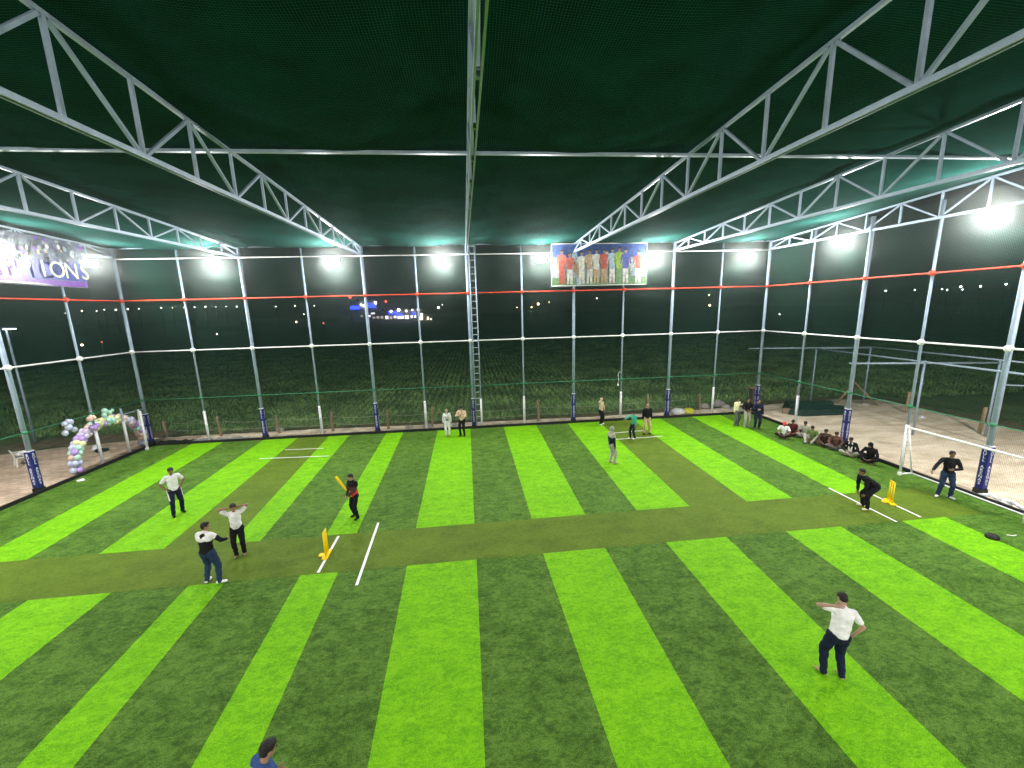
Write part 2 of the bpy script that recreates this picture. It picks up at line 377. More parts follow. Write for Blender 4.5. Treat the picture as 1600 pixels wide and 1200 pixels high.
for i, x in enumerate(PX):
    if i == 0: lab = 'padded steel post in the far left corner beside the balloon arch'
    elif i == 12: lab = 'padded steel post in the far right corner behind the three standing men'
    elif i == 6: lab = 'navy padded steel post with the tall ladder beside it'
    elif i % 2 == 0: lab = f'navy padded steel post, {ordn[i//2]} of seven padded posts from left along the far net'
    else: lab = f'thin white sleeved post, {ordn[i//2]} of six thin posts from left along the far net'
    post(x, 0, i % 2 == 0, lab, 'padded posts along the far net' if i % 2 == 0 else 'thin posts along the far net')
post(0, LY[0], False, 'thin white sleeved post on the left side standing in front of the balloon arch', 'posts of the left side')
post(0, LY[1], True, 'navy padded steel post at the left edge beside the plastic chair', 'posts of the left side')
for j, y in enumerate(RY):
    lab = ['thin white sleeved post on the right behind the seated group', 'navy padded steel post on the right behind the seated spectators and dark sheet',
           'thin grey post on the right behind the end of the goal', 'navy padded steel post at the right edge seen behind the goal crossbar'][j]
    post(36, y, j % 2 == 1, lab, 'posts of the right side')

# rails
def rail(a, b, r, material, label, group, joints, jr, square=False, sag=0):
    mb = MB()
    a = Vector(a); b = Vector(b)
    if square: mb.bar(a, b, r*2)
    else: mb.tube(a, b, r, seg=10)
    o = mb.build('rail', material, offset=(a+b)/2, smooth=not square); tag(o, label, 'rail', group)
    if joints:
        jm = MB().ball((0, 0, 0), (jr, jr, jr*1.0), 12, 8).mesh('joint_wrap', material, True)
        for q in joints: place('joint_wrap', jm, o, Vector(q)-(a+b)/2)
    return o
for z, r, mt, nm, jr in ((ZG, .02, M_GREENC, 'thin green cable', .095), (ZW, .035, M_WHITE, 'white horizontal rail', .125), (ZR, .032, M_RED, 'red orange horizontal rail', .115)):
    rail((0, -.06, z), (36, -.06, z), r, mt, nm+' running across the far net', 'horizontal rails of the cage', [(x, -.03, z) for x in PX], jr)
    rail((.06, 0, z), (.06, YN, z), r, mt, nm+' running along the left net', 'horizontal rails of the cage', [(.03, y, z) for y in LY], jr)
    rail((35.94, 0, z), (35.94, YN, z), r, mt, nm+' running along the right net', 'horizontal rails of the cage', [(35.97, y, z) for y in RY], jr)
rail((0, -.13, ZB), (36, -.13, ZB), .025, M_WHITE, 'thin white lamp rail across the top of the far net', 'horizontal rails of the cage', None, 0)
rail((0, 0, ZT), (36, 0, ZT), .055, M_STEEL, 'grey top beam along the head of the far net', 'horizontal rails of the cage', None, 0, True)
rail((0, YN, ZT), (36, YN, ZT), .055, M_STEEL, 'grey top beam along the near side behind the camera', 'horizontal rails of the cage', None, 0, True)

# roof trusses
PITCH = 1.475
def truss(x, label, w=.09):
    sk = lambda y: skew(x, y)-x
    t = empty('roof_truss', (x, 0, ZB)); tag(t, label, 'roof truss', 'arched roof trusses')
    n = 24; step = 1.46
    L = lambda y, z: (sk(y), y, z-ZB)
    for q in (-.043, .043):                                    # two flats back to back with a gap between
        o_ = lambda y, z: (L(y, z)[0]+q, L(y, z)[1], L(y, z)[2])
        MB().bar(o_(-.1, zbot(0)), o_(-18.01, zbot(18)), .032, w).bar(o_(-18, zbot(18)), o_(YN, zbot(0)), .032, w).build('bottom_chord', M_STEEL, t)
    mb = MB()
    ys = [-.1]+[-k*step for k in range(1, n)]+[YN]
    for a, b in zip(ys[:-1], ys[1:]): mb.bar(L(a, ztop(a)), L(b, ztop(b)), w*.8)
    mb.build('top_chord', M_STEEL, t)
    for k in range(0, n+1):
        y = -k*step if k else -.1
        MB().bar(L(y, zbot(y)-w/2+.01), L(y, ztop(y)-w*.4), .055, .065).build('vertical', M_STEEL, t)
        if k < n:
            y2 = -(k+1)*step
            e = .07
            if k % 2: a, b = L(y-e, ztop(y)-.05), L(y2+e, zbot(y2)+.05)
            else: a, b = L(y-e, zbot(y)+.05), L(y2+e, ztop(y2)-.05)
            MB().bar(a, b, .06, .055).build('diagonal', M_STEEL, t)
names = ['arched roof truss along the left net above the purple banner', 'arched roof truss first in from the left net', 'large arched roof truss left of the middle one',
         'middle roof truss running straight away above the ladder', 'large arched roof truss right of the middle one', 'arched roof truss first in from the right net', 'arched roof truss along the right net']
for x, nm in zip(PX[::2], names): truss(x, nm)
for y in (-11.8, -24.2):
    mb = MB(); mb.bar((0, y, ztop(y)-.055), (36.2, y, ztop(y)-.055), .12, .06)
    o = mb.build('roof_purlin', M_STEEL, offset=(18, y, ztop(y))); tag(o, 'grey roof purlin crossing the trusses under the net ceiling' if y > -20 else 'grey roof purlin behind the camera crossing the trusses', 'purlin', 'roof purlins')

# nets
def roofz(x, y):
    z = ztop(y)+.075
    d = min(abs(skew(q, y)-x) for q in PX[::2]); e = min(d/3.0, 1)
    z -= .16*math.sin(e*math.pi/2)**2*(.5+.5*math.sin(min(abs(y), 36-abs(y))/6*math.pi/2) if min(abs(y), 36-abs(y)) < 6 else 1)
    z += .035*vnoise((x*.55, y*.9, 0), 1)
    near = max(0, 1-min(abs(y), 36-abs(y))/4.5)
    if d < 1.6 and near > 0:
        z -= .05*near*(1-d/1.6)*math.sin(9*math.atan2(abs(y)-1.2, d+.05))
    if abs(abs(y)-11.8) < .35: z += .03
    if d < .12: z = max(z, ztop(y)+.06)
    return z
me = grid(-.12, 36.6, YN, .1, 150, 150, lambda x, y: (x, y, roofz(x, y))); me.materials.append(M_NETR)
tag(link(bpy.data.objects.new('roof_net', me)), 'dark green net and shade cloth ceiling stretched over the trusses', 'net')
def wall_net(fn, a0, a1, label):
    me = grid(a0, a1, .02, 10.56, 60, 24, fn); me.materials.append(M_NETW)
    tag(link(bpy.data.objects.new('wall_net', me)), label, 'net', 'side nets of the cage')
wall_net(lambda a, z: (a, .10+.03*vnoise((a, z*.8, 0), 2)*min(1, z), z), -.1, 36.1, 'fine dark green net hanging across the far side')
wall_net(lambda a, z: (-.11-.03*vnoise((a, z*.8, 0), 4)*min(1, z), a, z), YN, .1, 'fine dark green net hanging along the left side')
wall_net(lambda a, z: (36.11+.03*vnoise((a, z*.8, 0), 5)*min(1, z), a, z), YN, .1, 'fine dark green net hanging along the right side')

# ------------------------------------------------------------------ floodlights
ME_HOUS = MB().box((0, .06, 0), (.50, .08, .36), bevel=.012).mesh('housing', M_HOUS)
bb = MB()
for k in range(9): bb.box((-.2+.05*k, .115, 0), (.012, .05, .30))
ME_FINS = bb.mesh('cooling_fins', M_HOUS)
ME_BRK = MB().bar((-.27, .05, 0), (-.27, .05, .27), .03, .012).bar((.27, .05, 0), (.27, .05, .27), .03, .012).bar((-.285, .05, .28), (.285, .05, .28), .03, .02).mesh('bracket', M_STEEL)
ME_GLASS = MB().box((0, .012, 0), (.46, .012, .32)).mesh('lamp_glass', M_GLOW)
LD = bpy.data.lights.new('floodlight_lamp', 'AREA'); LD.shape = 'RECTANGLE'; LD.size = .44; LD.size_y = .30; LD.energy = LAMP_W; LD.color = (1, .985, .96)
LS = bpy.data.lights.new('floodlight_spill', 'POINT'); LS.energy = LAMP_W*1.0; LS.shadow_soft_size = .09; LS.color = (1, .985, .96)
LY2 = LD.copy(); LY2.energy = LAMP_W*3.2  # stronger light for the two added outward floodlights
def flood(x, y, z, rz, label, group, tilt=8, spill=True, data=None):
    t = empty('floodlight', (x, y, z)); t.rotation_euler = (R(tilt), 0, rz); tag(t, label, 'floodlight', group)
    for n, me in (('housing', ME_HOUS), ('cooling_fins', ME_FINS), ('bracket', ME_BRK), ('lamp_glass', ME_GLASS)): place(n, me, t)
    l = bpy.data.objects.new('floodlight_lamp', data or LD); l.location = (0, -.012, 0); l.rotation_euler = (R(-90), 0, 0); link(l, t)
    if spill:
        l = bpy.data.objects.new('floodlight_spill', LS); l.location = (0, -.13, -.05); link(l, t)
for k, x in enumerate([5.01, 10.99, 16.64, 22.12, 28.68, 34.17]):
    flood(x, -.32, 9.58, 0, f'lit floodlight at the top of the far net, {ordn[k]} of six from the left', 'floodlights of the far side')
for k, y in enumerate([-1.6, -5.36, -11, -16.5, -22, -27.5, -33]):
    out = k == 2  # unseen outward lamp, added to brighten the paved yard
    flood(-.3 if out else .32, y, 9.55, R(-110) if out else R(90), 'lit floodlight on the left net beside the purple banner' if k == 0 else ('lit floodlight in front of the purple banner at the left edge' if k == 1 else ('unseen floodlight added to light the left yard, turned outward beyond the left edge of view' if out else 'floodlight of the left side beyond the left edge of view')), 'floodlights of the left side', 8 if k < 2 else (55 if out else 42), False, LY2 if out else None)
for k, y in enumerate([-5.13, -10.7, -16.3, -22, -27.5, -33]):
    out = k == 2  # likewise added out of view, so the sand yard is lit
    flood(36.3 if out else 35.68, y, 9.55, R(122) if out else R(-90), ('lit floodlight on the right net nearer the far corner', 'large lit floodlight on the right net near the right edge')[k] if k < 2 else ('unseen floodlight added to light the sand yard, turned outward beyond the right edge of view' if out else 'floodlight of the right side beyond the right edge of view'), 'floodlights of the right side', 8 if k < 2 else (48 if out else 42), k < 2, LY2 if out else None)
for k, x in enumerate([2.5, 8, 13.5, 19, 24.5, 30, 34.5]):
    flood(x, YN+.32, 9.58, R(180), 'floodlight of the near side behind the camera', 'floodlights of the near side', 38, False)

# ------------------------------------------------------------------ banners
def flat_print(shapes, mats, name, parent, origin, ax, ay):
    """flat printed shapes: (material index, list of (u,v)) laid on plane origin + u*ax + v*ay, each a little prouder than the last"""
    b = MB(); nrm = Vector(ax).cross(Vector(ay)).normalized()
    for k, (mi, pts) in enumerate(shapes):
        q = [Vector(origin)+Vector(ax)*u+Vector(ay)*v+nrm*(.0015*k) for u, v in pts]
        f = b.bm.faces.new([b.bm.verts.new(p) for p in q]); f.material_index = mi
    return b.build(name, mats, parent)
def ell(cx, cy, rx, ry, n=14, a0=0): return [(cx+rx*math.cos(2*math.pi*i/n+a0), cy+ry*math.sin(2*math.pi*i/n+a0)) for i in range(n)]
PRC = {'blue': (.05, .12, .45), 'red': (.62, .10, .06), 'white': (.75, .72, .68), 'tan': (.55, .36, .22), 'lime': (.38, .55, .06), 'navy': (.06, .08, .42), 'sky': (.45, .60, .75), 'skin': (.45, .26, .16), 'dark': (.05, .05, .06), 'green': (.18, .36, .14), 'grey': (.42, .44, .46), 'purple': (.22, .06, .45), 'cream': (.75, .78, .52), 'crowd': (.14, .17, .25)}
PRM = {k: mat('print_'+k, tuple(c*.6 for c in v), .35, var=.35, scale=7) for k, v in PRC.items()}
KEYS = list(PRM); PM = [PRM[k] for k in KEYS]
ban = empty('sports_banner', (25.52, -.2, 8.1)); tag(ban, 'printed banner of sports players hung between floodlights on the far net', 'banner')
Wd, Hd = 5.55, 2.30
MB().box((0, .02, Hd/2), (Wd, .012, Hd)).build('sheet', PRM['grey'], ban)
mb = MB()
for a, b in (((-Wd/2, 0, 0), (Wd/2, 0, 0)), ((-Wd/2, 0, Hd), (Wd/2, 0, Hd)), ((-Wd/2, 0, 0), (-Wd/2, 0, Hd)), ((Wd/2, 0, 0), (Wd/2, 0, Hd))): mb.tube(a, b, .02, seg=6)
mb.build('frame', M_WRAP, ban)
sh = [(KEYS.index('blue'), [(-Wd/2+.03, 1.55), (Wd/2-.03, 1.55), (Wd/2-.03, Hd-.03), (-Wd/2+.03, Hd-.03)]), (KEYS.index('green'), [(-Wd/2+.03, .03), (Wd/2-.03, .03), (Wd/2-.03, .45), (-Wd/2+.03, .45)])]
rr = random.Random(3)
for k in range(26):
    x = rr.uniform(-Wd/2+.2, Wd/2-.2); y = rr.uniform(.2, 1.6); sh.append((KEYS.index(rr.choice(['white', 'grey', 'tan', 'sky', 'green'])), ell(x, y, rr.uniform(.06, .2), rr.uniform(.15, .4), 9)))
figs = [(-2.2, 'red', 'red', 1.0), (-1.75, 'red', 'white', .92), (-1.05, 'white', 'white', .95), (-.6, 'tan', 'white', 1.0), (-.2, 'white', 'tan', 1.0), (.25, 'red', 'tan', 1.0), (.72, 'sky', 'white', 1.02), (1.12, 'lime', 'green', 1.05), (1.5, 'navy', 'white', 1.0), (2.25, 'red', 'white', .95)]
for x, a, b, s in figs:
    top = 2.0*s
    sh.append((KEYS.index(b), [(x-.16, .1), (x-.04, .1), (x, .75), (x+.04, .1), (x+.18, .1), (x+.15, .95), (x-.15, .95)]))
    sh.append((KEYS.index(a), [(x-.15, .9), (x+.15, .9), (x+.20, 1.5), (x+.27, 1.15), (x+.33, 1.2), (x+.24, top-.33), (x, top-.26), (x-.24, top-.33), (x-.33, 1.2), (x-.27, 1.15), (x-.2, 1.5)]))
    sh.append((KEYS.index('skin'), ell(x, top-.14, .085, .12, 12)))
    sh.append((KEYS.index('dark'), [(x+.095*math.cos(t), top-.10+.10*math.sin(t)) for t in np.linspace(0, math.pi, 9)]))
flat_print(sh, PM, 'printed_players', ban, (0, .010, 0), (1, 0, 0), (0, 0, 1))

ban2 = empty('champions_banner', (.13, -5.3, 8.4)); tag(ban2, 'purple banner with large cream block letters hung on the left net', 'banner')
Lb, Hb = 7.0, 2.05                         # y from -3.5 to +3.45 local
MB().box((-.02, 0, Hb/2), (.012, Lb-.1, Hb)).build('sheet', PRM['crowd'], ban2)
sh = [(KEYS.index('purple'), [(-3.4, .04), (3.4, .04), (3.4, .27), (-3.4, .27)]), (KEYS.index('purple'), [(-3.4, .27), (1.0, .27), (.4, 1.5), (-3.4, 1.7)]), (KEYS.index('navy'), [(.9, .29), (3.4, .29), (3.4, 1.1), (.7, 1.1)])]
for k in range(150):
    x = rr.uniform(-3.3, 3.3); y = rr.uniform(1.05, 1.95); sh.append((KEYS.index(rr.choice(['dark', 'grey', 'tan', 'sky', 'blue', 'purple', 'white', 'crowd', 'crowd'])), ell(x, y, rr.uniform(.04, .10), rr.uniform(.05, .13), 7)))
sh.append((KEYS.index('cream'), [(-3.4, .03), (1.6, .03), (1.0, .09), (-3.4, .12)]))
flat_print(sh, PM, 'printed_crowd', ban2, (.0, 0, 0), (0, 1, 0), (0, 0, 1))
for i, ch in enumerate('CHAMPIONS'):
    t = text_mesh(ch, .98, .006); t.materials.append(PRM['cream'])
    o = place('letter', t, ban2, (.26, 3.42-.31-.62*(8-i)+(.04 if ch == 'I' else 0), .66), (R(90), 0, R(90)), (.88, 1, 1))
    if ch == 'M': o.scale = (.7, 1, 1)

# ------------------------------------------------------------------ ladder
t = empty('ladder', (18.30, -.17, 0)); tag(t, 'tall narrow steel ladder fixed beside the middle padded post', 'ladder')
MB().tube((.16, 0, 0), (.16, 0, 10.4), .034, seg=8).build('side_rail', M_STEEL, t, smooth=True)
MB().tube((-.16, 0, 0), (-.16, 0, 10.4), .03, seg=8).build('side_rail', M_STEEL, t, smooth=True)
MB().tube((.16, 0, 0), (.16, 0, 1.75), .055, seg=12).build('sleeve', M_WRAP, t, smooth=True)
M_LAD = mat('pale_ladder_paint', (.55, .60, .64), .4)
RUNG = MB().tube((-.16, 0, 0), (.16, 0, 0), .02, seg=6).mesh('rung', M_LAD)
for k in range(28): place('rung', RUNG, t, (0, 0, .3+.372*k))

# ------------------------------------------------------------------ goals, stumps, bats and small things
t = empty('football_goal', (34.85, -9.78, 0)); tag(t, 'white tube football goal standing at the right edge of the turf', 'goal')
for y in (0, -3.65):
    MB().tube((0, y, 0), (0, y, 1.98), .042).build('goal_post', M_WHITE, t, smooth=True)
    MB().tube((.08, y, 1.93), (.55, y+.02, .04), .03).build('back_stay', M_WHITE, t, smooth=True)
    MB().tube((0, y, .035), (.56, y+.02, .035), .032).build('side_foot', M_WHITE, t, smooth=True)
MB().tube((0, .03, 1.98), (0, -3.68, 1.98), .042).build('crossbar', M_WHITE, t, smooth=True)
MB().tube((.55, .02, .035), (.55, -6.0, .035), .034).build('ground_bar', M_WHITE, t, smooth=True)
MB().box((-.01, .0, .06), (.11, .11, .12), bevel=.01).build('foot_plate', M_WHITE, t)
t = empty('folded_goal', (.52, -.98, 0)); tag(t, 'folded white goal frame leaning by the far left corner post', 'goal')
for (a, b) in (((0, 0, 0), (-.22, .28, 2.0)), ((-.12, .2, 0), (-.30, .42, 2.05))): MB().tube(a, b, .042).build('goal_post', M_WHITE, t, smooth=True)
MB().path([(-.22, .28, 2.0), (-.35, .36, 2.12), (-.42, .42, 2.02), (-.34, .30, 1.3)], .035).build('top_bar', M_WHITE, t)
MB().box((0, 0, .06), (.12, .12, .12), bevel=.01).build('foot_plate', M_WHITE, t)
t = empty('gate_frame', (0, -1.42, 0)); tag(t, 'small steel doorway frame between the corner post and the balloon arch', 'gate')
MB().tube((0, 0, 0), (0, 0, 2.42), .05).build('jamb', M_STEEL, t, smooth=True)
MB().tube((0, 0, 0), (0, 0, 1.72), .062).build('sleeve', M_WRAP, t, smooth=True)
MB().tube((0, .0, 2.08), (0, 1.36, 2.06), .03).build('lintel', M_STEEL, t, smooth=True)

def stumps(x, y, rz, label):
    t = empty('cricket_stumps', (x, y, .005), rz); tag(t, label, 'stumps', 'plastic stumps on the pitch')
    MB().box((0, 0, .025), (.46, .16, .05), bevel=.012).build('base', M_YEL, t)
    MB().box((0, .12, .02), (.14, .2, .04), bevel=.01).build('base_tongue', M_YEL, t)
    for k in (-1, 0, 1):
        MB().tube((k*.115, 0, .04), (k*.115, 0, .76), .021, .019, seg=10).build('stump', M_YEL, t, smooth=True)
    MB().tube((-.14, 0, .77), (.14, 0, .77), .016, seg=8).build('bail', M_YEL, t, smooth=True)
stumps(13.66, -12.15, R(92), 'yellow plastic stumps on the left crease seen edge on')
stumps(32.22, -11.72, R(68), 'yellow plastic stumps behind the bending man on the right')

def bat(name, p0, p1, side, label, mcol=None):
    """bat from handle end p0 to toe p1"""
    p0 = Vector(p0); p1 = Vector(p1); L = (p1-p0).length; z = (p1-p0).normalized(); s = Vector(side); x = (s-z*s.dot(z)).normalized(); y = z.cross(x)
    o = empty(name, p0); o.rotation_mode = 'QUATERNION'; o.rotation_quaternion = Matrix((x, y, z)).transposed().to_quaternion(); tag(o, label, 'bat', 'plastic cricket bats')
    mcol = mcol or M_YEL
    MB().tube((0, 0, 0), (0, 0, L*.36), .019, seg=10).build('handle', mcol, o, smooth=True)
    MB().tube((0, 0, L*.10), (0, 0, L*.30), .023, seg=10).build('grip', M_BLACKP, o, smooth=True)
    b = MB(); secs = [(L*.34, .02, .02), (L*.42, .046, .026), (L*.7, .055, .036), (L*.93, .055, .034), (L, .045, .02)]
    rings = [[b.bm.verts.new((sx*w, sy*d-(.012 if sy < 0 and sx == 0 else 0), zz)) for sx, sy in ((-1, -.4), (0, -1), (1, -.4), (1, .5), (-1, .5))] for zz, w, d in secs]
    for q, r_ in zip(rings[:-1], rings[1:]):
        for i in range(5): b.bm.faces.new((q[i], q[(i+1) % 5], r_[(i+1) % 5], r_[i]))
    b.bm.faces.new(rings[0][::-1]); b.bm.faces.new(rings[-1])
    b.build('blade', mcol, o)
bat('cricket_bat', (13.86, -10.17, .84), (13.38, -10.04, 1.55), (0, 1, .3), 'yellow cricket bat held up by the batsman in black and red')
bat('cricket_bat', (31.13, -11.72, .62), (31.24, -11.70, .03), (0, 1, 0), 'pale yellow bat behind the legs of the bending man', mat('pale_yellow_plastic', (.62, .55, .14), .4))

t = empty('black_cap', (32.93, -13.99, .004)); tag(t, 'black cap lying upside on the lime strip at right', 'cap')
MB().ball((0, 0, .03), (.16, .15, .10), 14, 8).build('crown', M_BLACKP, t, smooth=True)
MB().ball((.16, .1, .025), (.13, .11, .025), 12, 6).build('brim', M_BLACKP, t, smooth=True)
o = MB().path([(33.5, -13.93, .02), (33.62, -13.99, .02), (33.74, -13.98, .02)], .014, 5).build('white_strap', M_LINE, offset=(33.6, -13.98, 0)); tag(o, 'short white scrap of tape lying on the dark turf right of the cap', 'tape')
o = MB().path([(26.95, -.1, 2.95), (26.86, -.14, 3.02), (26.80, -.14, 2.86), (26.82, -.14, 2.5), (26.79, -.14, 2.3)], .012, 6).build('hanging_cable', M_WHITE, offset=(26.95, -.1, 2.9)); tag(o, 'white cable with a bulb hanging from a thin post of the far net', 'cable')
MB().ball((26.79-26.95, -.04, 2.2-2.9), (.055, .055, .085), 12, 8).build('bulb', M_WHITE, o, smooth=True)

def lump(name, c, r, material, label, cat, group, sq=.6, seed=0, n=2):
    b = MB(); bmesh.ops.create_icosphere(b.bm, subdivisions=n, radius=1)
    for v in b.bm.verts:
        k = 1+.28*vnoise(v.co*2.2, seed); v.co = Vector((v.co.x*r[0]*k, v.co.y*r[1]*k, max(-.25, v.co.z)*r[2]*k))
    o = b.build(name, material, loc=c); tag(o, label, cat, group); return o
k = 0
for px, py, r in [(438, 672, .28), (505, 676, .16), (640, 668, .22), (668, 667, .3), (712, 665, .22), (1030, 652, .12), (1085, 645, .14), (1100, 636, .35), (1122, 633, .5), (1134, 637, .35), (1147, 639, .25), (1402, 640, .2), (1355, 634, .25), (1360, 638, .18)]:
    p = at_z(px, py); p.y = max(p.y, .12); k += 1
    lump('stone', (p.x, p.y, .0), (r, r*.8, r*.7), M_STONE, (f'pale broken stone behind the far net, {ordn[k-1]} from the left' if px < 1095 else (f'rubble stone by the far right corner, {ordn[k-8]} from the left' if px < 1200 else ['stone in the right yard furthest right of the wooden tripod', 'larger stone at the foot of the wooden tripod', 'smaller stone at the foot of the wooden tripod'][k-12])), 'stone', 'stones lying outside the net', seed=k)
for k, (x0, y0, x1, y1) in enumerate([(246, 693, 300, 690), (300, 690, 390, 685)]):
    a = at_z(x0, y0); b_ = at_z(x1, y1); L = (b_-a).length
    me = grid(0, L, -.25, .2, 30, 6, lambda x, y, a=a, b_=b_, L=L: (a.x+(b_.x-a.x)*x/L, .1+y+.05*vnoise((x*3, y*4, 0), 2), .03+.10*abs(vnoise((x*2.3, y*5, 0), 6))))
    me.materials.append(M_BLACKP if k == 0 else mat('grey_sheet', (.30, .30, .29), .6, var=.3)); o = link(bpy.data.objects.new('crumpled_sheet', me))
    tag(o, ['crumpled black plastic sheet at the foot of the far left corner', 'crumpled grey plastic sheet along the foot of the far net'][k], 'plastic sheet', 'plastic sheets')
# bag behind the far net
t = empty('rubbish_bag', (31.45, .45, 0)); tag(t, 'white and yellow plastic bag lying behind the far net', 'bag')
def blobpart(parent, name, c, r, material, seed):
    b = MB(); bmesh.ops.create_icosphere(b.bm, subdivisions=3, radius=1)
    for v in b.bm.verts:
        kk = 1+.2*vnoise(v.co*3, seed); v.co = Vector((v.co.x*r[0]*kk, v.co.y*r[1]*kk, max(-.6, v.co.z)*r[2]*kk))
    b.build(name, material, parent, c, True)
blobpart(t, 'white_half', (-.45, 0, .15), (.45, .3, .22), M_WRAP, 1); blobpart(t, 'yellow_half', (.25, 0, .15), (.38, .28, .22), mat('lime_yellow_plastic', (.6, .62, .04), .4), 2)
# stand/table behind the right corner
t = empty('wooden_stand', (36.35, 1.0, 0)); tag(t, 'small brown wooden stand with flat top behind the far right corner', 'stand')
MB().box((0, 0, 1.36), (.62, .5, .05)).build('top', M_WOOD, t); MB().box((.1, 0, .67), (.30, .28, 1.34)).build('pedestal', mat('brown_board', (.12, .07, .05), .7), t)

# rolled dark sheet in the right yard
t = empty('rolled_sheet', (39.3, -.6, 0)); tag(t, 'large roll of dark green sheeting lying on the right yard', 'sheet roll')
def slab(pts_bot, h, name, material):
    b = MB(); n = len(pts_bot); lo_ = [b.bm.verts.new((x, y, .0)) for x, y in pts_bot]; c = Vector((sum(p[0] for p in pts_bot)/n, sum(p[1] for p in pts_bot)/n, 0))
    hi = [b.bm.verts.new((c.x+(x-c.x)*.93, c.y+(y-c.y)*.80, h*(1+.12*math.sin(i*2.3)))) for i, (x, y) in enumerate(pts_bot)]
    for i in range(n): b.bm.faces.new((lo_[i], lo_[(i+1) % n], hi[(i+1) % n], hi[i]))
    b.bm.faces.new(hi)
    bmesh.ops.subdivide_edges(b.bm, edges=b.bm.edges[:], cuts=3, use_grid_fill=True)
    for v in b.bm.verts: v.co += Vector((.03*vnoise(v.co*2, 1), .03*vnoise(v.co*2, 2), .05*vnoise(v.co*2.4, 3)*(v.co.z > .02)))
    b.build(name, material, t)
slab([(-1.9, -.35), (-1.35, -.95), (1.35, -1.05), (1.9, -.5), (1.5, .4), (-1.0, .35)], .34, 'main_roll', M_SHEETB)
slab([(-1.3, .25), (1.9, .25), (2.2, 1.0), (-1.0, 1.2)], .46, 'upper_fold', M_SHEETB)
slab([(-2.1, -.2), (-1.5, -.4), (-1.2, .0), (-1.9, .1)], .3, 'loose_end', M_WOOD)

# wooden tripod of poles
t = empty('wooden_trestle', (43.4, .6, 0)); tag(t, 'three rough wooden poles propped as a tripod in the right yard', 'trestle')
for a in ((-.9, .3, 0), (1.1, -.7, 0), (.2, 1.1, 0)): MB().tube(a, (.05, .1, 1.45), .07, .05, seg=8).build('pole', M_WOOD, t, smooth=True)
lump('white_sandal', (44.2, -3.0, .0), (.22, .14, .1), M_WRAP, 'small white plastic scrap on the sand of the right yard', 'scrap', None, seed=3)

# crumpled white pipe and sheet beside the right edge padded post
mb = MB(); mb.path([(35.62, -11.75, .05), (35.72, -12.0, .16), (35.62, -12.3, .14), (35.66, -12.6, .22), (35.60, -12.95, .12), (35.55, -13.4, .1)], .06, 8)
o = mb.build('white_pipe', M_WRAP, offset=(35.6, -12.3, 0), smooth=True); tag(o, 'bent white plastic pipe lying at the kerb beside the right edge post', 'pipe')
lump('cement_bag', (35.68, -12.45, .02), (.16, .22, .22), M_WRAP, 'crumpled pale bag on the white pipe beside the right edge post', 'bag', None, seed=5)
lump('cement_bag', (35.6, -13.25, .02), (.12, .3, .14), M_STONE, 'grey crumpled bag at the right edge of the turf', 'bag', None, seed=8)

# fences of wooden stakes and wire outside
stk = [(-.21, 1.42, .95), (3.07, 1.0, 1.18), (6.37, .98, 1.05), (9.55, .8, 1.15), (12.87, .62, 1.2), (15.47, .6, 1.25), (22.0, .6, 1.3), (29.03, .6, 1.35), (32.93, 1.2, 1.1), (40.05, 1.5, 1.25), (44.45, -1.93, 1.3), (43.9, -5.9, 1.35)]
for k, (x, y, h) in enumerate(stk):
    b = MB(); seg = 8; prev = None
    for i in range(6):
        zz = -.1+(h+.1)*i/5; rr_ = .085*(1-.12*i/5)*(1+.08*math.sin(i*2.1+k)); ox = .03*math.sin(i*.8+k)+.05*math.sin(k*3.)*i/5; ring = [b.bm.verts.new((ox+rr_*math.cos(2*math.pi*j/seg)*(1+.1*math.sin(3*j+k)), rr_*math.sin(2*math.pi*j/seg), zz+(.03*math.sin(j*2+k) if i == 5 else 0))) for j in range(seg)]
        if prev:
            for j in range(seg): b.bm.faces.new((prev[j], prev[(j+1) % seg], ring[(j+1) % seg], ring[j]))
        prev = ring
    b.bm.faces.new(prev)
    o = b.build('wooden_stake', M_WOOD, loc=(x, y, 0), smooth=True)
    tag(o, f'rough wooden fence stake behind the far net, {ordn[k]} from the left' if k < 9 else ('rough wooden fence stake behind the dark sheet roll', 'rough wooden fence stake at the back of the right yard', 'thick wooden fence stake by the right edge padded post')[k-9], 'stake', 'wooden fence stakes')
for zz in (.42, .85):
    pts = []
    for (a, b_) in zip(stk[:9][:-1], stk[:9][1:]):
        for i in range(4): pts.append((a[0]+(b_[0]-a[0])*i/4, a[1]+(b_[1]-a[1])*i/4+.07, zz-.12*math.sin(math.pi*i/4)))
    mb = MB()
    for a, b_ in zip(pts[:-1], pts[1:]): mb.tube(a, b_, .009, seg=4)
    o = mb.build('fence_wire', mat('pale_wire', (.42, .38, .30), .6), offset=(16, .8, zz)); tag(o, ('lower' if zz < .6 else 'upper')+' pale wire strung between the wooden stakes behind the far net', 'wire', 'fence wires')

# steel shed frame in the right yard
t = empty('shed_frame', (42, -2.6, 0)); tag(t, 'open steel frame of an unfinished shed in the right yard', 'shed frame')
P = {'a': (40.76, 1.1), 'b': (43.89, .35), 'c': (40.38, -5.65), 'd': (43.48, -6.42)}
loc = lambda p, z: (p[0]-42, p[1]+2.6, z)
for p in P.values(): MB().tube(loc(p, 0), loc(p, 3.85), .05).build('column', M_STEEL, t, smooth=True)
far = lambda p, q, k: (p[0]+(q[0]-p[0])*k, p[1]+(q[1]-p[1])*k)
for p, q, z, k0, k1 in (('a', 'b', 3.83, -1.3, 1), ('b', 'd', 3.85, 0, 1.8), ('a', 'c', 3.78, 0, 1.8), ('c', 'd', 3.72, -1.05, 1), ('a', 'b', 3.80, 0, 1)):
    MB().tube(loc(far(P[p], P[q], k0), z), loc(far(P[p], P[q], k1), z), .045).build('beam', M_STEEL, t, smooth=True)
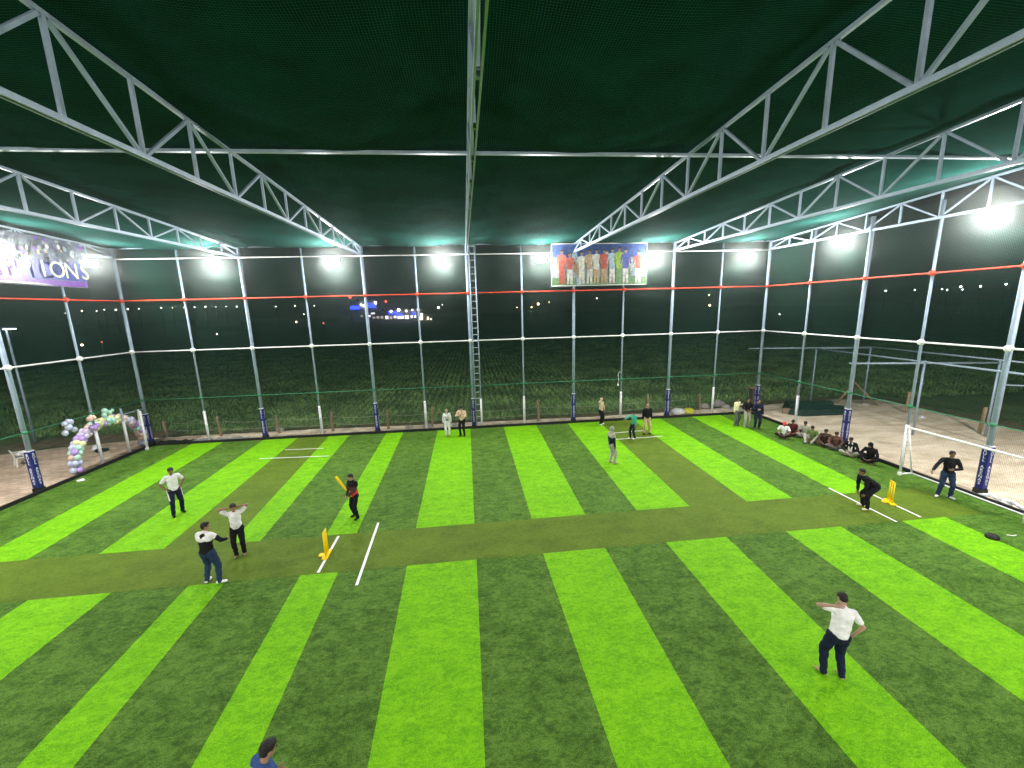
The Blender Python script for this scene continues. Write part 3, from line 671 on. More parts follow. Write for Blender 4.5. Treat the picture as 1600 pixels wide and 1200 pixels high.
MB().tube(loc((43.5, -6.5), 2.65), loc((46.5, -8.2), 2.65), .04).build('beam', M_STEEL, t, smooth=True)

# plastic chair
t = empty('plastic_chair', (-4.1, -2.35, 0), R(-35)); tag(t, 'white plastic garden chair behind the left edge padded post', 'chair')
MP = mat('white_chair_plastic', (.62, .60, .54), .4)
MB().box((0, 0, .43), (.46, .46, .035), bevel=.012).build('seat', MP, t)
b = MB()
for i in range(7):
    x = -.2+.4*i/6; b.bar((x, -.22-.02*math.cos(x*7), .45), (x*1.1, -.30-.04*math.cos(x*7), .82+.05*math.cos(x*7)), .066, .02, up=(0, 1, 0))
b.build('backrest', MP, t)
for sx in (-1, 1):
    for sy in (-1, 1): MB().bar((sx*.2, sy*.2, .42), (sx*.25, sy*.25, 0), .05, .05).build('leg', MP, t)
    MB().path([(sx*.23, .2, .43), (sx*.26, .2, .64), (sx*.26, -.24, .66)], .024).build('armrest', MP, t)
lump('white_bundle', (-4.05, -2.3, .53), (.22, .2, .16), M_WRAP, 'white bundle lying on the seat of the plastic chair', 'bundle', None, seed=4)
lump('white_helmet', (-2.3, -.6, .08), (.2, .2, .2), M_WRAP, 'small white round bundle on the paved yard behind the arch', 'bundle', None, seed=9)
lump('dark_bundle', (-1.95, -.75, .0), (.32, .25, .16), M_BLACKP, 'dark cloth bundle beside the white round bundle', 'bundle', None, seed=2)
o = MB().path([(.62, -5.0, .02), (.75, -4.85, .03), (.9, -4.95, .02), (.75, -5.1, .03)], .03, 6).build('paper_scraps', M_WRAP, offset=(.75, -5, 0)); tag(o, 'small pale paper scraps lying on the dark turf near the arch', 'paper')

# balloon arch and hanging balloon figures
BC = {'lavender': (.56, .58, .80), 'peach': (.86, .58, .48), 'mint': (.48, .76, .64), 'lemon': (.84, .80, .46), 'violet': (.50, .32, .74), 'pink': (.86, .64, .60), 'lilac': (.70, .60, .80)}
BM = {}
for k, c in BC.items():
    b = MB(); b.ball((0, 0, 0), (.135, .135, .15), 14, 10); b.tube((0, 0, -.17), (0, 0, -.14), .02, .008, seg=6); BM[k] = b.mesh('balloon', mat('balloon_'+k, c, .25, var=.04, spec=.5), True)
arch = empty('balloon_arch', (-.25, -2.05, 0)); tag(arch, 'pastel balloon arch standing at the left side entrance', 'balloon arch')
seq = ['lavender', 'peach', 'mint', 'lemon', 'violet', 'lilac', 'pink', 'mint', 'lemon', 'mint', 'mint', 'lemon', 'pink', 'lavender', 'lilac', 'violet', 'mint', 'pink', 'peach', 'lavender']
ns = 27
pts = []
for i in range(ns):
    a = math.pi*i/(ns-1); y = -1.92*math.cos(a); z = .16+1.80*max(0, math.sin(a))**.8; pts.append((y, z))
    tx = Vector((0, 1.92*math.sin(a), 1.8*math.cos(a)))
    tx = tx.normalized() if tx.length > 1e-3 else Vector((0, 0, 1)); s1 = Vector((1, 0, 0)); s2 = tx.cross(s1)
    for j in range(4):
        q = math.pi/2*j+i*.7; c = seq[min(len(seq)-1, i*len(seq)//ns)] if (j+i) % 5 else rr.choice(list(BC))
        p = Vector((0, y, z))+s1*(.13*math.cos(q))+s2*(.13*math.sin(q))
        place('balloon', BM[c], arch, p, (rr.uniform(-.6, .6), rr.uniform(-.6, .6), 0), (rr.uniform(.85, 1.1),)*3)
MB().path([(0, y, z) for y, z in pts], .02, 6).build('arch_pole', M_WRAP, arch)
def balloon_fig(p, parts, label):
    t = empty('balloon_cluster', p); tag(t, label, 'balloons', 'balloon clusters tied to the green cable')
    for c, q, s in parts: place('balloon', BM[c], t, q, (rr.uniform(-.5, .5), 0, 0), (s, s, s))
bear = [('lavender', (0, -.02, -.05), 1.0), ('lavender', (0, .1, .16), .9), ('lavender', (0, -.16, .14), .75), ('lavender', (0, .2, -.22), .8), ('lavender', (0, -.22, -.26), .85), ('lavender', (0, 0, .2), .8)]
balloon_fig((.12, -4.24, 2.32), bear, 'lavender balloon figure tied to the green cable on the left')
balloon_fig((.12, -3.25, 2.36), [('peach', (0, 0, 0), .9), ('peach', (0, .18, .02), .85), ('pink', (0, .08, .1), .6)], 'peach balloons on the green cable next to the thin post')
balloon_fig((.12, -3.12, 1.9), [('violet', (0, 0, 0), 1.0), ('violet', (0, .16, .06), .8), ('violet', (0, -.14, .02), .7)], 'violet balloons beside the thin post above the arch')
balloon_fig((.12, -2.42, 2.42), [('mint', (0, 0, .12), .95), ('mint', (0, -.08, -.08), .8), ('mint', (0, .22, -.02), .8), ('mint', (0, .4, .05), .5)], 'mint green balloons tied to the green cable above the arch')

# yard lamp at the left
t = empty('yard_lamp', (-7.63, 1.8, 0)); tag(t, 'leaning yard lamp pole with a lit head outside the left net', 'lamp post')
MB().tube((0, 0, 0), (0, 0, 6.55), .07, .05, seg=10).build('pole', M_STEEL, t, smooth=True)
MB().box((.25, -.1, 6.6), (.6, .22, .1), bevel=.03).build('lamp_head', M_STEEL, t); MB().box((.28, -.1, 6.535), (.5, .18, .03)).build('lamp_glass', emis('yard_lamp_glow', (1, .96, .9), 9), t)

# ------------------------------------------------------------------ far lights and town
def far_lamp(px, py, col, r, label, D=260):
    d = ray(px, py); hz = math.hypot(d.x, d.y); p = CAM+d*(D/hz)
    if p.z < 3: p = at_z(px, py, 3.0); D = (p-CAM).length
    t = empty('distant_lamp', (p.x, p.y, -.1)); tag(t, label, 'lamp', 'lamps of the distant road and village')
    MB().tube((0, 0, 0), (0, 0, p.z+.1), .10, .07, seg=5).build('mast', M_HOUS, t)
    MB().ball((0, 0, p.z+.1), (r*.62*D/260,)*3, 8, 6).build('lamp_head', emis('far_'+col, {'w': (1, .95, .85), 'y': (1, .75, .42), 'r': (1, .08, .04), 'c': (.85, .95, 1)}[col], 9 if col != 'r' else 6), t)
for k, (px, py) in enumerate([(102, 489.5), (128, 486), (151, 486), (163, 484), (181, 484), (199.5, 483), (217, 482.5), (252, 481), (269.5, 481), (287, 480.5), (304, 480), (321, 479.5), (337.5, 479.5), (353, 479), (370, 479)]):
    far_lamp(px, py, random.choice('wwwyc'), random.choice([.28, .36, .46]), f'tiny distant road lamp, {ordn[k]} from the left in the row at left')
for k, (px, py) in enumerate([(431, 479), (461, 478), (475, 491), (491, 478)]): far_lamp(px, py, 'w', .4, f'tiny distant lamp left of the lit blue buildings, {ordn[k]} of four from left')
for k, (px, py) in enumerate([(1384, 454.5), (1429.5, 453), (1472, 452), (1480, 453), (1501, 448), (1504, 452.5), (1532, 447.5), (1572, 444)]): far_lamp(px, py, 'c', random.choice([.4, .55, .65]), f'tiny distant lamp seen through the right net, {ordn[k]} from the left')
far_lamp(463, 503, 'y', .7, 'warm distant lamp low on the dark field left of the village'); far_lamp(505.5, 505, 'r', .5, 'small red lamp on the field left of the village')
far_lamp(339, 522, 'y', .5, 'warm lamp low on the dark field at left'); far_lamp(128, 539, 'y', .7, 'warm lamp low behind the left net'); far_lamp(159, 534.5, 'r', .35, 'small red lamp low behind the left net')
far_lamp(685, 480.5, 'w', .95, 'bright white lamp right of the blue buildings'); far_lamp(691, 476, 'w', .4, 'small lamp just above the bright white one right of the blue buildings')
for px, py, r, lb in [(841, 475, 1.1, 'big warm lamp behind the far net right of the ladder'), (830.5, 480, .6, 'warm lamp just left of the big one right of the ladder'), (807.5, 480.5, .45, 'small warm lamp further left of the big one near the ladder'), (858, 472, .35, 'faint warm lamp right of the big one')]: far_lamp(px, py, 'y', r, lb)
far_lamp(932.5, 466, 'w', .5, 'single white distant lamp below the sports banner'); far_lamp(1108, 461, 'y', .5, 'distant warm lamp near the right end of the far net'); far_lamp(1109, 477, 'y', .9, 'low warm glow lamp near the right end of the far net'); far_lamp(1218, 491, 'w', .4, 'white lamp low behind the right net')
far_lamp(547, 464, 'r', 1.3, 'round red lamp at the left end of the blue buildings'); far_lamp(603, 471, 'r', 1.0, 'red signal lamp above the low village building')

E_BLUE = emis('blue_sign_light', (.03, .06, 1), 3.5); E_WIN = emis('lit_window', (.95, .82, .9), 2.2); E_WARM = emis('warm_window', (1, .85, .55), 3.0); E_DIM = emis('dim_window', (.6, .5, .45), .9)
M_FARW = mat('far_house_wall', (.35, .33, .33), .8)
def far_building(px0, px1, pyt, D, depth, label, wins, signs, lamps):
    """house at distance D whose front spans px0..px1, its eaves at row pyt"""
    a = at_y(px0, 495, CAM.y+D); b = at_y(px1, 495, CAM.y+D); h = at_y((px0+px1)/2, pyt, CAM.y+D).z; w = b.x-a.x
    t = empty('village_building', ((a.x+b.x)/2, CAM.y+D, -.1)); tag(t, label, 'building', 'lit village buildings')
    MB().box((0, depth/2, h/2), (w, depth, h)).build('wall', M_FARW, t)
    MB().box((0, depth/2, h+.2), (w+.8, depth+.8, .4)).build('roof', M_STONE, t)
    MB().box((-w*.3, depth/2, h+1.2), (1.6, 1.6, 1.6), bevel=.1).build('water_tank', M_HOUS, t)
    for (u, v, ww, hh, e) in wins:
        wdo = MB().box((w*u, -.06, h*v), (ww, .1, hh)).build('window', M_HOUS, t); MB().box((w*u, -.14, h*v), (ww*.86, .05, hh*.86)).build('pane', e, wdo)
    for (u, v, ww, hh) in signs: MB().box((w*u, -.3, h*v), (ww, .3, hh)).build('light_sign', E_BLUE, t)
    for (u, v, r) in lamps: MB().ball((w*u, -.8, h*v), (r, r, r), 8, 6).build('wall_lamp', emis('far_w', (1, .95, .85), 9), t)
far_building(549, 590, 471, 300, 12, 'tall village building with two blue lit signs', [(-.1, .3, 1.6, 1.4, E_DIM), (.2, .3, 1.6, 1.4, E_WIN), (.35, .42, 3.5, 1.2, E_WIN), (.38, .2, 3, 1.4, E_DIM)], [(-.32, .72, 6.5, 2.2), (.30, .80, 6.2, 3.0)], [(-.08, .85, .6), (.02, .8, .6), (.48, .92, .9)])
far_building(586, 640, 486, 290, 10, 'long low village building with lit windows and a small blue sign', [(-.42, .45, 2, 2, E_DIM), (-.3, .45, 2, 2.2, E_DIM), (-.16, .42, 2.4, 2.6, E_WIN), (-.04, .4, 2.2, 2.6, E_DIM), (.08, .45, 2, 2, E_WIN), (.24, .4, 5, 2.4, E_WIN), (.42, .4, 3.2, 3.0, E_WIN)], [(.02, .85, 5.5, 1.8), (.22, .62, 4.0, 1.6)], [(-.02, 1.0, .7), (.2, 1.1, 1.0), (.42, 1.0, .6)])
far_building(638, 656, 484, 295, 9, 'small violet lit village building with one blue lamp sign', [(-.2, .4, 1.8, 2.2, E_WIN), (.1, .4, 1.6, 2.2, E_WIN)], [(.0, .65, 2.4, 2.2)], [(-.1, 1.0, .5), (.42, 1.02, .8)])
far_building(652, 675, 492, 280, 8, 'small warm lit house at the right end of the village', [(-.25, .5, 2.6, 2.6, E_WARM), (.22, .45, 1.6, 2.4, E_WARM), (.42, .3, 1.0, 1.2, E_WARM)], [], [(-.2, 1.1, .8)])

# ------------------------------------------------------------------ people
SK = {'a': (.30, .17, .105), 'b': (.22, .12, .075), 'c': (.40, .25, .17), 'd': (.48, .33, .24)}
def cloth(name, col): return mat('cloth_'+name, col, .85, var=.14, scale=9, bump=.25, bscale=45, spec=.15)
CL = {'white': (.74, .72, .71), 'navy': (.010, .014, .034), 'black': (.010, .010, .012), 'jeans': (.020, .038, .080), 'beige': (.62, .45, .32), 'khaki': (.48, .36, .20), 'tan': (.50, .40, .27), 'teal': (.06, .36, .24),
      'grey': (.30, .31, .30), 'olive': (.12, .19, .05), 'brown': (.07, .04, .032), 'rust': (.13, .06, .05), 'maroon': (.085, .018, .022), 'red': (.62, .05, .04), 'cream': (.72, .66, .42), 'blue': (.035, .075, .20), 'ash': (.11, .11, .11), 'stone': (.36, .34, .29)}
M_HAIR = mat('black_hair', (.012, .010, .009), .6, var=.3, scale=40, bump=.5, bscale=120)
M_EYE = mat('eye_dark', (.02, .015, .012), .3)
M_LIP = mat('lip', (.22, .09, .07), .5)
def capsule(bm, a, b, ra, rb, sx=None, flat=1.0, seg=12):
    """tapered round-ended limb from a to b; sx = wide axis, flat = depth/width"""
    a = Vector(a); b = Vector(b); d = b-a; L = d.length
    z = d/L if L > 1e-6 else Vector((0, 0, 1))
    s = Vector(sx) if sx is not None else (Vector((1, 0, 0)) if abs(z.x) < .9 else Vector((0, 1, 0)))
    x = (s-z*s.dot(z)).normalized(); y = z.cross(x)
    prof = [(-ra*math.cos(t), ra*math.sin(t)) for t in (.0, .45, .95, 1.35)] + [(L*k, ra+(rb-ra)*k) for k in (0, .33, .66, 1)] + [(L+rb*math.sin(t), rb*math.cos(t)) for t in (.25, .65, 1.1, math.pi/2)]
    prev = None; first = last = None
    for i, (h, r) in enumerate(prof):
        if r < 1e-5:
            v = bm.verts.new(a+z*h)
            if prev is None: first = v; prev = 'f'; continue
            for j in range(seg): bm.faces.new((prev[j], prev[(j+1) % seg], v))
            continue
        ring = [bm.verts.new(a+z*h+x*(r*math.cos(2*math.pi*j/seg))+y*(r*flat*math.sin(2*math.pi*j/seg))) for j in range(seg)]
        if prev == 'f':
            for j in range(seg): bm.faces.new((first, ring[(j+1) % seg], ring[j]))
        elif prev is not None:
            for j in range(seg): bm.faces.new((prev[j], prev[(j+1) % seg], ring[(j+1) % seg], ring[j]))
        prev = ring
def ellipsoid(bm, c, r, rot=None):
    mtx = Matrix.Translation(Vector(c)) @ (rot.to_4x4() if rot is not None else Matrix.Identity(4)) @ Matrix.Diagonal((*r, 1))
    bmesh.ops.create_uvsphere(bm, u_segments=16, v_segments=10, radius=1, matrix=mtx)
def fuse(bm, voxel, smooth=4, fold=0.0, seed=0):
    """union of all the pieces as one continuous surface"""
    bmesh.ops.recalc_face_normals(bm, faces=bm.faces)
    me = bpy.data.meshes.new('tmp'); bm.to_mesh(me); bm.free()
    o = bpy.data.objects.new('tmp', me)
    md = o.modifiers.new('r', 'REMESH'); md.mode = 'VOXEL'; md.voxel_size = voxel
    ms = o.modifiers.new('s', 'SMOOTH'); ms.factor = .5; ms.iterations = smooth
    out = evaluated(o); bpy.data.meshes.remove(me)
    if fold and len(out.vertices):
        n = len(out.vertices); co = np.empty(n*3); out.vertices.foreach_get('co', co); co = co.reshape(-1, 3)
        no = np.empty(n*3); out.vertices.foreach_get('normal', no); no = no.reshape(-1, 3)
        x, y, z = co.T; s = seed
        dsp = np.sin(34*z+9*x+11*y+s)*.45+np.sin(21*z-26*x+13*y+2*s)*.35+np.sin(55*z+31*y-17*x+3*s)*.2
        co = co+no*(dsp*fold)[:, None]; out.vertices.foreach_set('co', co.ravel()); out.update()
    out.polygons.foreach_set('use_smooth', [True]*len(out.polygons)); return out
def ik(a, b, l1, l2, pole):
    a = Vector(a); b = Vector(b); d = b-a; L = d.length
    if L > (l1+l2)*.995: b = a+d*((l1+l2)*.995/L); d = b-a; L = d.length
    u = d/L; k = (l1*l1-l2*l2+L*L)/(2*L); h = math.sqrt(max(l1*l1-k*k, 0)); p = Vector(pole); p = p-u*p.dot(u)
    p = p.normalized() if p.length > 1e-4 else Vector((0, 1, 0))
    return a+u*k+p*h, b
def hand(bm, w, d, side, palm_n, curl=.5, s=1.0):
    """palm and five separate fingers from wrist w along d; palm_n = the way the palm faces; side = thumb side"""
    d = Vector(d).normalized(); nrm = Vector(palm_n); nrm = (nrm-d*nrm.dot(d)).normalized(); t = Vector(side); t = (t-d*t.dot(d)-nrm*t.dot(nrm)).normalized()
    w = Vector(w)
    capsule(bm, w, w+d*.075*s, .030*s, .038*s, t, .42, 10)
    for k, (off, ln) in enumerate(((.030, .075), (.010, .085), (-.010, .080), (-.030, .062))):
        p0 = w+d*(.085*s)+t*off*s; a1 = curl*.7; a2 = curl*1.6
        p1 = p0+(d*math.cos(a1)+nrm*math.sin(a1))*ln*.55*s; p2 = p1+(d*math.cos(a2)+nrm*math.sin(a2))*ln*.45*s
        capsule(bm, p0, p1, .0095*s, .0085*s, seg=6); capsule(bm, p1, p2, .0085*s, .0075*s, seg=6)
    p0 = w+d*.025*s+t*.030*s; p1 = p0+(d*.7+t*.7)*.045*s; p2 = p1+(d*.9+t*.25+nrm*.3).normalized()*.035*s
    capsule(bm, p0, p1, .013*s, .010*s, seg=6); capsule(bm, p1, p2, .010*s, .008*s, seg=6)

def person(label, pos, face, h=1.7, skin='a', shirt='white', sleeve='long', trouser='navy', shoe='white', hair=True, group=None,
           lh=None, rh=None, lp=(-1, -.6, -.2), rp=(1, -.6, -.2), lf=(-.11, .0), rf=(.11, .02), toeL=.15, toeR=.15, pel=(0, 0, .93), lean=0.0, side=0.0, head=(0, 0), lk=(-.15, 1, 0), rk=(.15, 1, 0),
           vox=.017, yoke=None, hood=None, cap=None, band=None, stripe=None, scarf=None, bulk=1.0, ankz=.085, cuffs=None, lcurl=.6, rcurl=.6):
    """face = world direction (x, y) looked at; poses in metres for a 1.75 m figure: x right, y forward, z up"""
    s = h/1.75
    pel = Vector(pel)
    rotL = Matrix.Rotation(-lean, 3, 'X') @ Matrix.Rotation(side, 3, 'Y')
    upv = rotL @ Vector((0, 0, 1)); fw = rotL @ Vector((0, 1, 0)); rt = rotL @ Vector((1, 0, 0))
    waist = pel+upv*.14; chest = pel+upv*.36; nb = pel+upv*.53
    hl = pel+Vector((-.09, 0, -.02)); hr = pel+Vector((.09, 0, -.02))
    sl = nb-upv*.05-rt*.175; sr = nb-upv*.05+rt*.175
    hy, hp = head
    hrot = rotL @ Matrix.Rotation(hy, 3, 'Z') @ Matrix.Rotation(-hp, 3, 'X')
    if lean > .5: hrot = Matrix.Rotation(-lean*.35, 3, 'X') @ Matrix.Rotation(hy, 3, 'Z') @ Matrix.Rotation(-hp, 3, 'X')
    hup = hrot @ Vector((0, 0, 1)); hfw = hrot @ Vector((0, 1, 0)); hrt = hrot @ Vector((1, 0, 0))
    nt = nb+hup*.058+fw*.012; hc = nt+hup*.115+hfw*.022
    lh = Vector(lh) if lh is not None else pel+Vector((-.24, .04, -.10)); rh = Vector(rh) if rh is not None else pel+Vector((.24, .04, -.10))
    el, lh = ik(sl, lh, .285, .255, lp); er, rh = ik(sr, rh, .285, .255, rp)
    al = Vector((lf[0], lf[1], ankz if len(lf) < 3 else lf[2])); ar = Vector((rf[0], rf[1], ankz if len(rf) < 3 else rf[2]))
    kl, al = ik(hl, al, .43, .43, lk); kr, ar = ik(hr, ar, .43, .43, rk)
    S = lambda me: (me.transform(Matrix.Scale(s, 4)), me)[1]
    fd = math.atan2(-face[0], face[1])
    # --- body: one continuous surface
    b = bmesh.new()
    capsule(b, pel, chest, .125, .135, rt, .68); capsule(b, chest, nb-upv*.06, .14, .085, rt, .62)
    capsule(b, sl, sr, .055, .055); capsule(b, nb-upv*.04, nt+hup*.03, .052, .052)
    ellipsoid(b, hc+hup*.022-hfw*.008, (.074, .092, .088), hrot); ellipsoid(b, hc-hup*.035+hfw*.018, (.058, .070, .080), hrot)
    capsule(b, hc-hup*.012+hfw*.086, hc+hup*.020+hfw*.084, .017, .010); ellipsoid(b, hc-hup*.095+hfw*.055, (.026, .022, .02), hrot)
    for q in (-1, 1): ellipsoid(b, hc+hrt*q*.076-hup*.005-hfw*.012, (.013, .022, .032), hrot)
    for sh_, e, hd in ((sl, el, lh), (sr, er, rh)):
        capsule(b, sh_, e, .050, .040); capsule(b, e, hd, .041, .028)
    for hip, k, a in ((hl, kl, al), (hr, kr, ar)):
        capsule(b, hip, k, .085, .056); capsule(b, k, a, .056, .038)
    me = fuse(b, vox)
    b = bmesh.new(); b.from_mesh(me); bpy.data.meshes.remove(me)
    for f in b.faces: f.smooth = True
    n0 = len(b.faces)
    hand(b, lh, (lh-el), fw if abs((lh-el).normalized().dot(fw)) < .8 else upv, rt, lcurl); hand(b, rh, (rh-er), fw if abs((rh-er).normalized().dot(fw)) < .8 else upv, -rt, rcurl)
    b.faces.ensure_lookup_table(); n1 = len(b.faces)
    for q in (-1, 1): ellipsoid(b, hc+hrt*q*.031+hup*.012+hfw*.083, (.013, .008, .008), hrot); ellipsoid(b, hc+hrt*q*.031+hup*.032+hfw*.086, (.020, .006, .004), hrot)
    b.faces.ensure_lookup_table(); n2 = len(b.faces)
    ellipsoid(b, hc-hup*.055+hfw*.084, (.024, .009, .008), hrot)
    b.faces.ensure_lookup_table()
    for i in range(n1, n2): b.faces[i].material_index = 1
    for i in range(n2, len(b.faces)): b.faces[i].material_index = 2
    me = bpy.data.meshes.new('person'); b.to_mesh(me); b.free(); S(me)
    for mm in (mat('skin_'+skin, SK[skin], .55, var=.06), M_EYE, M_LIP): me.materials.append(mm)
    P = bpy.data.objects.new('person', me); P.location = (pos[0], pos[1], .008); P.rotation_euler = (0, 0, fd); link(P); tag(P, label, 'person', group)
    def part(name, bm, m_, fold=0, v=None, smooth=4):
        q = S(fuse(bm, v or vox, smooth, fold, seed=len(label))); q.materials.append(m_); return place(name, q, P)
    # --- trousers
    if trouser:
        b = bmesh.new(); w = .105*bulk
        capsule(b, pel-upv*.01, pel+upv*.06, .150*bulk, .142*bulk, rt, .80)
        for hip, k, a in ((hl, kl, al), (hr, kr, ar)):
            capsule(b, hip, k, w, .074*bulk); capsule(b, k, a+(a-k).normalized()*.02, .074*bulk, .060)
        tr = part('trousers', b, cloth(trouser, CL[trouser]), .009)
        if stripe:
            b = bmesh.new()
            for k_, hip, sg in ((kl, hl, -1), (kr, hr, 1)): capsule(b, hip+rt*sg*.085+Vector((0, 0, .02)), k_+rt*sg*.055+Vector((0, 0, .1)), .03, .026)
            part('side_stripe', b, cloth(stripe, CL[stripe]))
    # --- top
    b = bmesh.new()
    hem = pel+upv*.02
    capsule(b, hem, waist+upv*.05, .150*bulk, .148*bulk, rt, .82); capsule(b, waist, chest+upv*.02, .148*bulk, .162*bulk, rt, .72); capsule(b, chest, nb-upv*.075, .162*bulk, .105, rt, .66)
    capsule(b, nb-upv*.045-rt*.12, nb-upv*.045+rt*.12, .064, .064); capsule(b, nb-upv*.05, nb+hup*.012, .066, .058)
    for sh_, e, hd in ((sl, el, lh), (sr, er, rh)):
        if sleeve == 'long': capsule(b, sh_, e, .068, .058); capsule(b, e, e+(hd-e)*.93, .057, .044)
        else: capsule(b, sh_, sh_+(e-sh_)*.62, .068, .064)
    st = part('shirt', b, cloth(shirt, CL[shirt]), .009)
    if yoke:
        b = bmesh.new(); capsule(b, nb-upv*.05-rt*.165, nb-upv*.05+rt*.165, .080, .080); capsule(b, nb-upv*.13-rt*.10, nb-upv*.13+rt*.10, .118, .118, upv, 1.08); capsule(b, nb-upv*.05, nb+hup*.03, .075, .065); capsule(b, chest+upv*.05, nb-upv*.075, .160*bulk+.014, .122, rt, .74)
        for sh_, e in ((sl, el), (sr, er)): capsule(b, sh_, sh_+(e-sh_)*.35, .074, .072)
        part('shoulder_yoke', b, cloth(yoke, CL[yoke]), .004)
    if cuffs:
        b = bmesh.new()
        for sh_, e in ((sl, el), (sr, er)): capsule(b, sh_+(e-sh_)*.50, sh_+(e-sh_)*.66, .071, .069)
        part('sleeve_cuffs', b, cloth(cuffs, CL[cuffs]))
    if band:
        b = bmesh.new(); capsule(b, hem-upv*.01, hem+upv*.10, .160*bulk, .158*bulk, rt, .86); part('waist_band', b, cloth(band, CL[band]), .004)
    if scarf:
        b = bmesh.new()
        for q in (-1, 1): capsule(b, nb+rt*q*.06+fw*.06, pel+upv*.10+rt*q*.045+fw*.125, .036, .045, rt, .5)
        capsule(b, nb-rt*.06-fw*.04, nb+rt*.06-fw*.04, .05, .05); part('scarf', b, cloth(scarf, CL[scarf]), .004)
    # --- hair or head covering
    if hood:
        b = bmesh.new(); ellipsoid(b, hc+hup*.02-hfw*.025, (.098, .108, .120), hrot); capsule(b, nt, nb-upv*.03, .085, .125, rt, .8); part('hood', b, cloth(hood, CL[hood]), .004)
    elif cap:
        b = bmesh.new(); ellipsoid(b, hc+hup*.040-hfw*.012, (.088, .104, .085), hrot); capsule(b, hc+hup*.055+hfw*.07, hc+hup*.045+hfw*.13, .05, .045, hrt, .35); part('cap', b, cloth(cap, CL[cap]))
    elif hair:
        b = bmesh.new(); ellipsoid(b, hc+hup*.040-hfw*.020, (.085, .096, .088), hrot); ellipsoid(b, hc+hup*.085+hfw*.030, (.062, .055, .035), hrot); ellipsoid(b, hc-hup*.005-hfw*.045, (.074, .062, .075), hrot)
        part('hair', b, M_HAIR, .004, .012, 2)
    # --- shoes or bare feet
    for a, k, tz, sg in ((al, kl, toeL, -1), (ar, kr, toeR, 1)):
        d = Matrix.Rotation(-tz*sg, 3, 'Z') @ Vector((0, 1, 0)); b = bmesh.new(); g = Vector((a.x, a.y, a.z-.085))
        if shoe == 'bare':
            capsule(b, g+Vector((0, 0, .04))-d*.04, g+Vector((0, 0, .032))+d*.13, .036, .034, d.cross(Vector((0, 0, 1))), .75); part('foot', b, mat('skin_'+skin, SK[skin]), 0, .012, 2)
        else:
            capsule(b, g+Vector((0, 0, .046))-d*.045, g+Vector((0, 0, .038))+d*.14, .045, .042, d.cross(Vector((0, 0, 1))), .82); capsule(b, g+Vector((0, 0, .05)), a, .05, .048); part('shoe', b, cloth('shoe_'+shoe, CL[shoe]), 0, .013, 2)
    return P
def toward(p, q): v = Vector((q[0]-p[0], q[1]-p[1])); v.normalize(); return (v.x, v.y)
person('man in white striped polo standing with hands on his hips on the left', (7.38, -8.83), (.75, -.66), 1.77, 'b', 'white', 'short', 'navy', 'black', lh=(-.20, .02, .98), rh=(.20, .02, .98), lp=(-1, -.5, 0), rp=(1, -.5, 0), lf=(-.14, -.06), rf=(.16, .12), head=(-.1, .15), stripe='white', vox=.014)
person('man in white tee with both hands behind his head on the pitch', (11.09, -11.78), (.35, -.94), 1.66, 'a', 'white', 'short', 'black', 'bare', lh=(-.13, -.04, 1.58), rh=(.13, -.04, 1.58), lp=(-1, .35, .1), rp=(1, .35, .1), lf=(-.1, 0), rf=(.10, .05), head=(.1, .25), vox=.014, lcurl=.3, rcurl=.3)
person('man in black jacket with white shoulders gesturing with his back turned', (11.02, -12.98), (.12, .99), 1.70, 'a', 'black', 'long', 'jeans', 'white', lh=(-.02, .26, 1.16), rh=(.34, .30, 1.12), lp=(-1, -.2, -.6), rp=(1, -.2, -.6), lf=(-.14, .0), rf=(.24, -.04), toeR=1.2, lean=.04, head=(-.9, .1), yoke='white', bulk=1.12, vox=.014)
person('batsman in black and red kit raising a yellow bat', (13.92, -10.05), (-.55, -.83), 1.62, 'c', 'brown', 'long', 'black', 'black', yoke='black', lh=(-.02, .26, .98), rh=(.10, .24, .93), lp=(-1, -.3, -.5), rp=(1, -.3, -.5), lf=(-.12, .05), rf=(.16, -.06), head=(-.2, .1), band='red', vox=.014, lcurl=1.2, rcurl=1.2, lean=.05)
person('shorter man in white suit with dark scarf by the far net', (16.52, -1.47), (.1, -1), 1.56, 'd', 'white', 'long', 'white', 'tan', hair=False, lf=(-.1, 0), rf=(.1, .02), scarf='ash', bulk=1.08)
person('man in beige shirt looking at a phone by the far net', (17.35, -1.61), (-.35, -.93), 1.74, 'c', 'beige', 'long', 'black', 'black', lh=(-.06, .24, 1.20), rh=(.08, .22, 1.26), lp=(-1, -.2, -.6), rp=(1, -.2, -.6), head=(.1, .45), lcurl=1, rcurl=1.1)
person('man in tan shirt with his hand raised to his head by the far net', (25.49, -.95), (.6, -.8), 1.64, 'd', 'tan', 'long', 'black', 'white', lh=(-.2, .1, 1.0), rh=(.14, .09, 1.62), rp=(1, .2, -.2), head=(-.5, .0), hair=False, cap='tan')
person('boy in green jacket pointing sideways between the small creases', (26.32, -3.77), (-.95, -.3), 1.54, 'b', 'teal', 'long', 'navy', 'white', rh=(.16, .56, 1.22), lh=(-.22, .05, .85), lf=(-.1, -.05), rf=(.1, .12), head=(.0, .1))
person('bald man in black jacket and khaki trousers behind the boy in green', (27.36, -3.08), (-.15, -1), 1.70, 'c', 'black', 'long', 'khaki', 'black', hair=False, lf=(-.15, 0), rf=(.15, .02), bulk=1.08)
person('person in grey hood and navy top with white trousers on the lime strip', (24.07, -6.79), (.75, .15), 1.70, 'b', 'navy', 'long', 'stone', 'tan', hood='grey', lf=(-.1, .0), rf=(.12, .1), yoke='stone', bulk=1.05)
G3 = 'three men standing together by the far right corner'
